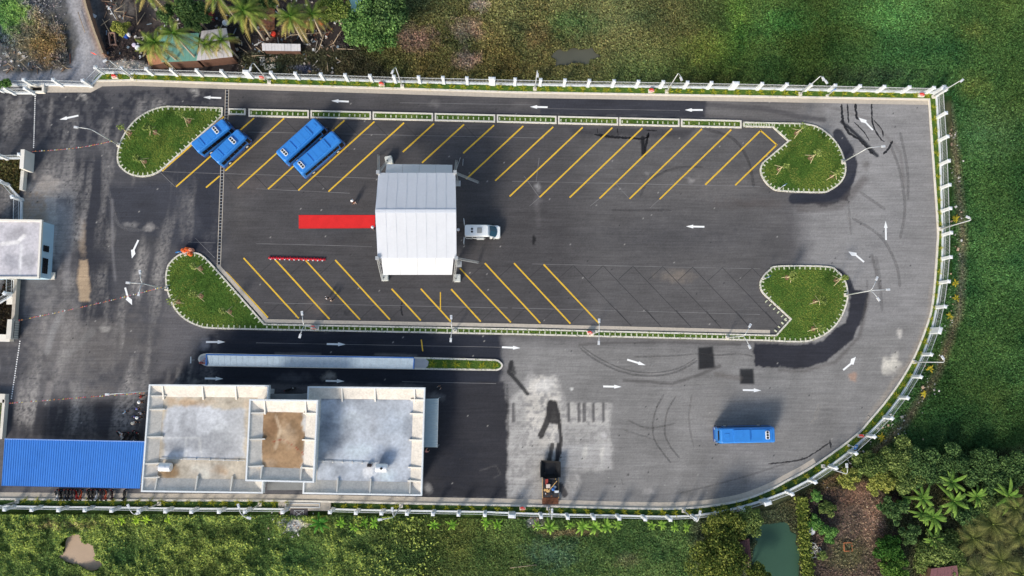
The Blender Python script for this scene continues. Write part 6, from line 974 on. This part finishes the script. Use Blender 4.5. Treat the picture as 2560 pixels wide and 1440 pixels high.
for p in re_[1:]:
    if p.z < 9: shrub(Vector((p.x, p.y, 0)), 'small yellow green shrub in the lawn strip inside the curving fence', 'shrubs along the curving fence', random.uniform(.75, 1.1))
for p in resample([FS[i]+Vector((0, .9, 0)) for i in range(len(FS)-2)], 1.85): shrub(p, 'small dark gold shrub in the shaded strip behind the shed', 'shrubs behind the shed', random.uniform(.8, 1.2))
for x in (1080, 1112, 1140, 1172, 1205, 1238): shrub(G(x, 911+(x-1080)*.02), 'small yellow green shrub in the round ended platform bed', 'shrubs in the platform bed', 1.0)
# staked saplings
M_PROP = mat('bare_pole', S(206, 192, 152), .85, var=.12)
def sapling(p, label, leafy):
    b = G(*p, .1); t = thing('staked_sapling', label, 'sapling', (b.x, b.y, .1), random.random()*6, 'staked saplings on the islands'); h = random.uniform(2.4, 3.1)
    MB().tube([(0, 0, 0), (.03, .02, h*.5), (0, 0, h)], [.06, .045, .025], 6).build('trunk', M_PROP, t)
    for k in range(3): a = k*2.09; MB().tube([(.95*math.cos(a), .95*math.sin(a), 0), (.03*math.cos(a), .03*math.sin(a), 1.45)], .035, 5).build('support_pole', M_PROP, t)
    MB().prism([(random.uniform(.26, .5)*math.cos(q*.7), random.uniform(.26, .5)*math.sin(q*.7)) for q in range(9)], .03, .06).build('planting_hole', mat('bare_soil', S(122, 96, 74), .95, var=.25, scale=5), t)
    bl = [(random.uniform(-.3, .3), random.uniform(-.3, .3), h+random.uniform(-.5, .25), random.uniform(.25, .45)) for _ in range(5)]; P, Nn, Cc = crown_leaves(bl, 460 if leafy else 110, ((96, 122, 46), (170, 186, 96)), .15); leaves('crown', P, RNG.uniform(.1, .2, len(P)), Cc, .4, t)
for p, l, f in (((1990, 333), 'nearly bare staked sapling beside the notch of the upper loop island', 0), ((1946, 424), 'bare staked sapling at the blunt end of the upper loop island', 0), ((2025, 395), 'leafy staked sapling in the middle of the upper loop island', 1), ((2078, 442), 'bare staked sapling near the lamp of the upper loop island', 0), ((1968, 694), 'leafy staked sapling at the blunt end of the lower loop island', 1), ((2090, 701), 'leafy staked sapling at the round rim of the lower loop island', 1), ((2037, 754), 'leafy staked sapling in the middle of the lower loop island', 1), ((2032, 822), 'sparse staked sapling at the tail of the lower loop island', 0), ((472, 303), 'sparse staked sapling near the parked buses on the teardrop island', 0), ((388, 331), 'leafy staked sapling in the middle of the teardrop island', 1), ((325, 334), 'thin staked sapling by the flag string lamp', 0), ((362, 405), 'staked sapling at the narrow tip of the teardrop island', 1), ((502, 673), 'leafy staked sapling near the orange barrels', 1), ((446, 755), 'staked sapling at the outer rim of the barrel island', 0), ((503, 741), 'leafy staked sapling in the middle of the barrel island', 1), ((575, 780), 'leafy staked sapling in the long corner of the barrel island', 1)): sapling(p, l, f)

# ------------------------------------------------------------------ yard: sheds, sheets, litter
def shack(label, poly, z0, z1, m, roofcol, ribs, wallm):
    w = Gs(poly, z0); t = thing('tin_shack', label, 'shack', (w[0].x, w[0].y, 0), world=True); w[0].z = w[1].z = z1; n = ribs
    for i in range(n):
        f0, f1 = i/n, (i+1)/n-.003; mb = MB(); sub = [(k/6, .03*(k % 2)) for k in range(7)]
        T = [w[0].lerp(w[1], f0+(f1-f0)*f)+Vector((0, 0, h)) for f, h in sub]; U = [w[3].lerp(w[2], f0+(f1-f0)*f)+Vector((0, 0, h)) for f, h in sub]; dzz = Vector((0, 0, random.uniform(-.02, .03))); mb.add([v+dzz for v in T+U], [(k, k+1, 8+k, 7+k) for k in range(6)]); mb.build('roof_sheet', m, t)
    mb = MB(); c = sum(w, Vector())/4; q = [p.lerp(c, .08) for p in w]; mb.add([(p.x, p.y, -.2) for p in q]+[(p.x, p.y, p.z-.06) for p in q], [(0, 1, 5, 4), (1, 2, 6, 5), (2, 3, 7, 6), (3, 0, 4, 7)]); mb.build('wall', wallm, t)
MW = mat('plank_wall', S(92, 66, 54), .9, var=.3, scale=3)
shack('green corrugated shack roof under the palms', [(398, 92), (500, 84), (493, 152), (404, 156)], 2.6, 2.9, mat('green_sheet', S(104, 152, 140), .6, var=.16, scale=2), 0, 9, MW); shack('whitewashed corrugated shack roof under the short palms', [(506, 80), (568, 72), (582, 142), (492, 152)], 2.6, 2.9, mat('pale_sheet', S(192, 188, 190), .7, var=.14, scale=1.5), 0, 8, MW); shack('rusty lean to roof beside the green shack', [(368, 140), (406, 128), (410, 158), (372, 164)], 1.8, 2.1, mat('rust_sheet', S(168, 118, 88), .85, var=.35, scale=1.6), 0, 4, MW)
shack('turquoise painted shack roof partly under the leafy tree', [(866, -40), (960, -60), (930, 6), (880, 36)], 3.4, 3.8, mat('turquoise_sheet', S(176, 216, 206), .6, var=.06), 0, 8, MW); shack('white ribbed sheet roof of a low lean to in the yard', [(655, 109), (752, 111), (752, 128), (656, 127)], 1.2, 1.3, mat('white_sheet', S(206, 204, 206), .6, var=.08), 0, 12, MW); shack('maroon sheet roof hidden under the grey green tree', [(2325, 1420), (2390, 1412), (2400, 1470), (2320, 1470)], 2.4, 2.7, mat('maroon_sheet', S(112, 74, 78), .7, var=.15), 0, 8, MW); shack('dark red tin hut roof beside the teal pond', [(1838, 1358), (1872, 1345), (1878, 1400), (1850, 1420)], 2.0, 2.2, mat('dull_red_sheet', S(92, 62, 62), .8, var=.2), 0, 4, MW)
def pole(a, b, label, r=.06, za=.1, zb=.15, m=M_WOOD, cat='pole', name='timber_pole', group=None):
    p, q = G(*a, za), G(*b, zb); t = thing(name, label, cat, (p.x, p.y, 0), 0, group, True); mid = p.lerp(q, .5)+Vector((0, 0, .02)); MB().tube([p, mid, q], [r, r*.9, r*.75], 7).build('shaft', m, t, smooth=True); c = q; MB().ball((c.x, c.y, c.z), r*1.1, 6, 3).build('end_knot', m, t)
for a, b, l in (((285, 28), (312, 10), 'timber batten leaning back in the open yard frame'), ((312, 12), (309, 48), 'long timber batten of the open yard frame'), ((285, 28), (309, 30), 'cross batten of the open yard frame'), ((285, 30), (293, 46), 'short batten of the open yard frame'), ((339, 0), (343, 62), 'long pale pole beside the yard frame'), ((343, 62), (362, 32), 'slanting pole meeting the long pale pole'), ((256, 48), (278, 88), 'white pole beside the yellow green tree'), ((252, 64), (274, 48), 'crossed stick by the white pole'), ((88, 38), (140, 82), 'fallen branch at the gravel road bend'), ((128, 30), (152, 102), 'bent stick standing in the roadside weeds'), ((195, 30), (212, 80), 'pale log lying along the gravel road'), ((18, 158), (40, 172), 'short log beside the roadside scrub'), ((52, 155), (72, 175), 'thin log beside the roadside scrub'), ((90, 163), (104, 175), 'short pale branch by the fence road'), ((152, 162), (172, 173), 'pale stump end by the fence road'), ((725, 88), (822, 80), 'long grey log lying across the yard'), ((797, 125), (822, 52), 'bare grey trunk leaning in the swampy edge'), ((832, 110), (872, 48), 'bare trunk leaning towards the leafy tree'), ((843, 122), (898, 124), 'stick floating along the swampy edge'), ((826, 28), (861, 62), 'pale bamboo pole beside the turquoise roof'), ((640, 118), (658, 131), 'reddish plank beside the white ribbed roof'), ((629, 140), (662, 138), 'grey beam beside the broken slabs'), ((818, 156), (820, 178), 'grey stake standing in the swampy strip'), ((841, 148), (852, 153), 'short white stick in the swampy strip'), ((609, 92), (628, 122), 'white plank on the dark yard floor'), ((598, 118), (616, 130), 'pale board on the dark yard floor'), ((1275, 1420), (1340, 1412), 'pale driftwood branch in the dark weeds'), ((1862, 1360), (1872, 1418), 'white pipe beside the dark red hut'), ((1032, 1305), (1008, 1330), 'dry stalk behind the station fence')): pole(a, b, l)
def slab(p, d, rz, label, m, cat='slab', name='concrete_slab', z=.12):
    t = thing(name, label, cat, G(*p, -.2), rz); MB().box((0, 0, z), (d[0], d[1], .12)).build('slab_top', m, t); MB().box((.05, -.05, z-.1), (d[0]*.8, d[1]*.8, .16)).build('bedding', M_WOOD, t)
slab((657, 154), (.8, 1.4, 1), .1, 'upright pale broken slab near the straight fence', M_KERB); slab((675, 168), (1.8, .8, 1), .15, 'flat pale broken slab near the straight fence', M_KERB); slab((676, 150), (1.6, .7, 1), .2, 'grey warped board over the broken slabs', M_WOOD, 'board', 'warped_board'); slab((235, 40), (.9, .5, 1), -.5, 'small white sheet by the yard wall', M_WHITE, 'sheet', 'plastic_sheet'); slab((275, 21), (.5, .5, 1), 0, 'small white tray on the yard floor', M_WHITE, 'tray', 'plastic_tray'); slab((2016, 1400), (.55, 1.5, 1), .05, 'narrow pale slab beside the stacked moulds', M_KERB); slab((735, 1308), (.1, .1, 1), 0, 'tiny grey brick in the rubble heap', M_KERB)
t = thing('brick_trough', 'long open brick trough beside the yellow green tree', 'trough', G(284, 100, -.2), 1.75); 
for y in (-.45, .45): MB().box((0, y, .25), (2.0, .14, .5)).build('side_wall', mat('brick_pale', S(160, 128, 112), .9, var=.25, scale=5), t)
for x in (-1, 1): MB().box((x, 0, .25), (.14, 1.04, .5)).build('end_wall', mat('brick_pale', S(160, 128, 112)), t)
t = thing('tile_heap', 'brown stack of old roof tiles behind the palms', 'tiles', G(672, 40, -.2), .02)
for j in range(9):
    for i in range(4): MB().box((-1.1+i*.62+random.uniform(-.04, .04), 2.2-j*.56, .12+random.uniform(0, .12)), (.58, .52, .14), random.uniform(-.06, .06)).build('roof_tile', mat('tile_brown%d' % (j % 3), S(112+j % 3*10, 74+j % 3*8, 62), .9, var=.25, scale=4), t)
def bin_(p, label, col, r=.35, h=.6, name='plastic_drum'):
    t = thing(name, label, 'drum', G(*p, -.2)); m = mat('drum_%d_%d_%d' % col, S(*col), .6, var=.06); MB().loft([[(q*math.cos(k*math.pi/7), q*math.sin(k*math.pi/7), z) for k in range(14)] for q, z in ((r*.85, 0), (r, h*.5), (r, h), (r*.8, h+.03))]).build('shell', m, t, smooth=False); MB().disc((0, 0, h+.03), r*.7, 12, 0, .03).build('lid', m, t)
bin_((318, 93), 'small blue drum beside the yellow green tree', (40, 80, 170)); bin_((325, 90), 'small white drum beside the yellow green tree', (226, 226, 226), .28); bin_((346, 121), 'round white basin by the palm crowns', (230, 232, 236), .42, .3); bin_((337, 114), 'pale lilac basin by the palm crowns', (206, 196, 214), .34, .3); bin_((566, 60), 'round white drum beside the large palm', (232, 234, 238), .5, .5); bin_((686, 88), 'red drum by the tile heap palms', (206, 62, 44), .4); bin_((806, 52), 'blue tub in the litter by the leafy tree', (40, 110, 200), .35); bin_((804, 59), 'orange tub in the litter by the leafy tree', (222, 72, 40), .4); bin_((805, 42), 'dark red tub in the litter by the leafy tree', (170, 60, 44), .4); bin_((2027, 1327), 'white basin beside the bright green bush', (232, 232, 232), .55, .3); bin_((1433, 972), 'flat white cover lying by the pale concrete patch', (226, 224, 218), .45, .05)
t = thing('red_rack', 'small red metal rack on the dark yard floor', 'rack', G(529, 44, -.2), .05)
for k in range(5): MB().box((0, -.6+k*.3, .6), (1.0, .08, .06)).build('slat', mat('rack_red', S(160, 44, 46), .6), t)
for x in (-.5, .5):
    for y in (-.6, .6): MB().box((x, y, .3), (.06, .06, .6)).build('leg', mat('rack_red', S(160, 44, 46)), t)
for i, (p, l) in enumerate((((2030, 1362), 'topmost white square mould beside the hedge'), ((2036, 1370), 'second white square mould beside the hedge'), ((2037, 1376), 'tilted white square mould in the garden pile'), ((2046, 1373), 'small white square mould in the garden pile'), ((2032, 1386), 'pale grey square mould in the garden pile'), ((2043, 1386), 'white square mould at the end of the garden pile'))):
    t = thing('square_mould', l, 'mould', G(*p, -.2), random.uniform(-.4, .4), 'square moulds in the garden'); s_ = .34 if i != 3 else .25
    for k in range(4): a = k*math.pi/2; MB().box((s_*math.cos(a), s_*math.sin(a), .2), (.12, s_*2+.1, .3) if k % 2 == 0 else (s_*2+.1, .12, .3)).build('side', M_KERB, t)
t = thing('brick_bed', 'square orange brick bed edging in the garden', 'bed', G(2118, 1366, -.2), .03)
for k in range(4): a = k*math.pi/2; MB().box((.62*math.cos(a), .62*math.sin(a), .2), (.1, 1.2, .24) if k % 2 == 0 else (1.2, .1, .24)).build('edging', mat('brick_orange', S(176, 112, 74), .9, var=.2, scale=5), t)
t = thing('yard_wall', 'crumbling brick wall between gravel road and yard', 'wall', G(240, 60), world=True); mb = MB(); ribbon(mb, Gs([(205, -60), (228, 30), (248, 90), (268, 142)]), -.14, .14, -.2, 1.3); mb.build('wall_body', mat('old_brick', S(140, 108, 90), .9, var=.3, scale=3), t); mb = MB(); ribbon(mb, Gs([(205, -60), (228, 30), (248, 90), (268, 142)]), -.17, .17, 1.3, 1.36); mb.build('coping', M_WOOD, t)
t = thing('red_banner', 'small red cloth banner on a post by the gravel road', 'banner', G(262, 152)); MB().tube([(0, 0, 0), (0, 0, 2.6)], .04, 6).build('post', M_GALV, t); MB().add([(0, 0, 2.5), (-.9, .35, 2.45), (-.5, .1, 2.1), (0, 0, 2.0)], [(0, 1, 2, 3)]).build('cloth', mat('banner_red', S(222, 70, 48), .8), t)
# rubble along the verge, uncountable
V = []; mbr = MB()
vp = resample([G(x, y) for x, y in [(2392, 300), (2396, 480), (2398, 620), (2392, 720), (2378, 800), (2350, 880), (2322, 950), (2282, 1015), (2240, 1070), (2190, 1115), (2140, 1160), (2060, 1215)]], .16)
def rub(mb, x, y, s_): mb.box((x, y, -.12+s_*.3), (s_, s_*random.uniform(.6, 1.2), s_*.7), random.random()*3, random.choice((0, 0, 1, 2)), random.uniform(.5, .9))
for p in vp:
    if random.random() < .62: rub(mbr, p.x+random.gauss(-.3, .55), p.y+random.gauss(.1, .5), random.uniform(.08, .26)*(2.0 if random.random() < .05 else 1))
for c, n, sx, sy in (((722, 1312), 130, 1.5, .9), ((1335, 1306), 40, .9, .5), ((750, 1300), 40, 1.2, .4), ((2300, 980), 50, 1.4, 1.6), ((2230, 1070), 50, 1.6, 1.4)):
    q = G(*c)
    for _ in range(n): rub(mbr, q.x+random.gauss(0, sx), q.y+random.gauss(0, sy), random.uniform(.1, .34))
o = mbr.build('rubble', [mat('rubble_white', S(206, 202, 196), .9, var=.15), mat('rubble_grey', S(150, 146, 140), .9, var=.2), mat('rubble_tan', S(176, 150, 126), .9, var=.2)]); tag(o, 'broken white and grey rubble along the fence verge', 'rubble', None, 'stuff')
t = thing('drain_outlet', 'square steel grated drain outlet behind the station fence', 'drain', G(748, 1284), 0); MB().box((0, 0, .02), (2.6, 1.5, .3)).build('outlet_slab', mat('outlet_dark', S(74, 70, 72), .9, var=.2), t); mb = MB()
for a, b in (((-.7, -.5), (.7, -.5)), ((.7, -.5), (.7, .5)), ((.7, .5), (-.7, .5)), ((-.7, .5), (-.7, -.5)), ((-.7, -.5), (.7, .5)), ((-.7, .5), (.7, -.5))): mb.tube([(a[0], a[1], .2), (b[0], b[1], .2)], .025, 4)
mb.build('grate_frame', M_GALV, t)
t = thing('concrete_footbridge', 'grey concrete footbridge slab through the fence gap', 'slab', G(752, 1262), world=True); mb = MB(); w = Gs([(696, 1252), (828, 1255), (826, 1277), (696, 1275)]); mb.prism([(p.x, p.y) for p in w], -.1, .14); mb.build('deck', M_GUT, t); mb = MB(); ribbon(mb, Gs([(716, 1257), (800, 1258), (800, 1268), (716, 1267)]), -.05, .05, .14, .24, True); mb.build('rail_frame', M_GALV, t)

ml = MB()
def litter(n, x0, x1, y0, y1):
    for _ in range(n):
        p = G(random.uniform(x0, x1), random.uniform(y0, y1)); k = random.random(); c = random.choice((0, 0, 1, 1, 2, 3, 4))
        if k < .45: ml.box((p.x, p.y, -.12), (random.uniform(.4, 1.9), random.uniform(.06, .14), .08), random.random()*3.1, c)
        else: ml.box((p.x, p.y, -.1), (random.uniform(.12, .5), random.uniform(.1, .4), random.uniform(.06, .2)), random.random()*3.1, c)
litter(330, 262, 860, -40, 150); litter(60, 640, 830, 60, 130); litter(40, 10, 175, 130, 178); litter(26, 600, 900, 150, 195)
tag(ml.build('yard_litter', [mat('litter_pale', S(176, 168, 158), .9, var=.2), mat('litter_wood', S(128, 106, 88), .9, var=.25), mat('litter_rust', S(116, 72, 56), .9, var=.25), mat('litter_white', S(212, 212, 210), .8), mat('litter_blue', S(120, 134, 146), .8)]), 'scattered boards, scraps and litter across the palm yard', 'litter', None, 'stuff')
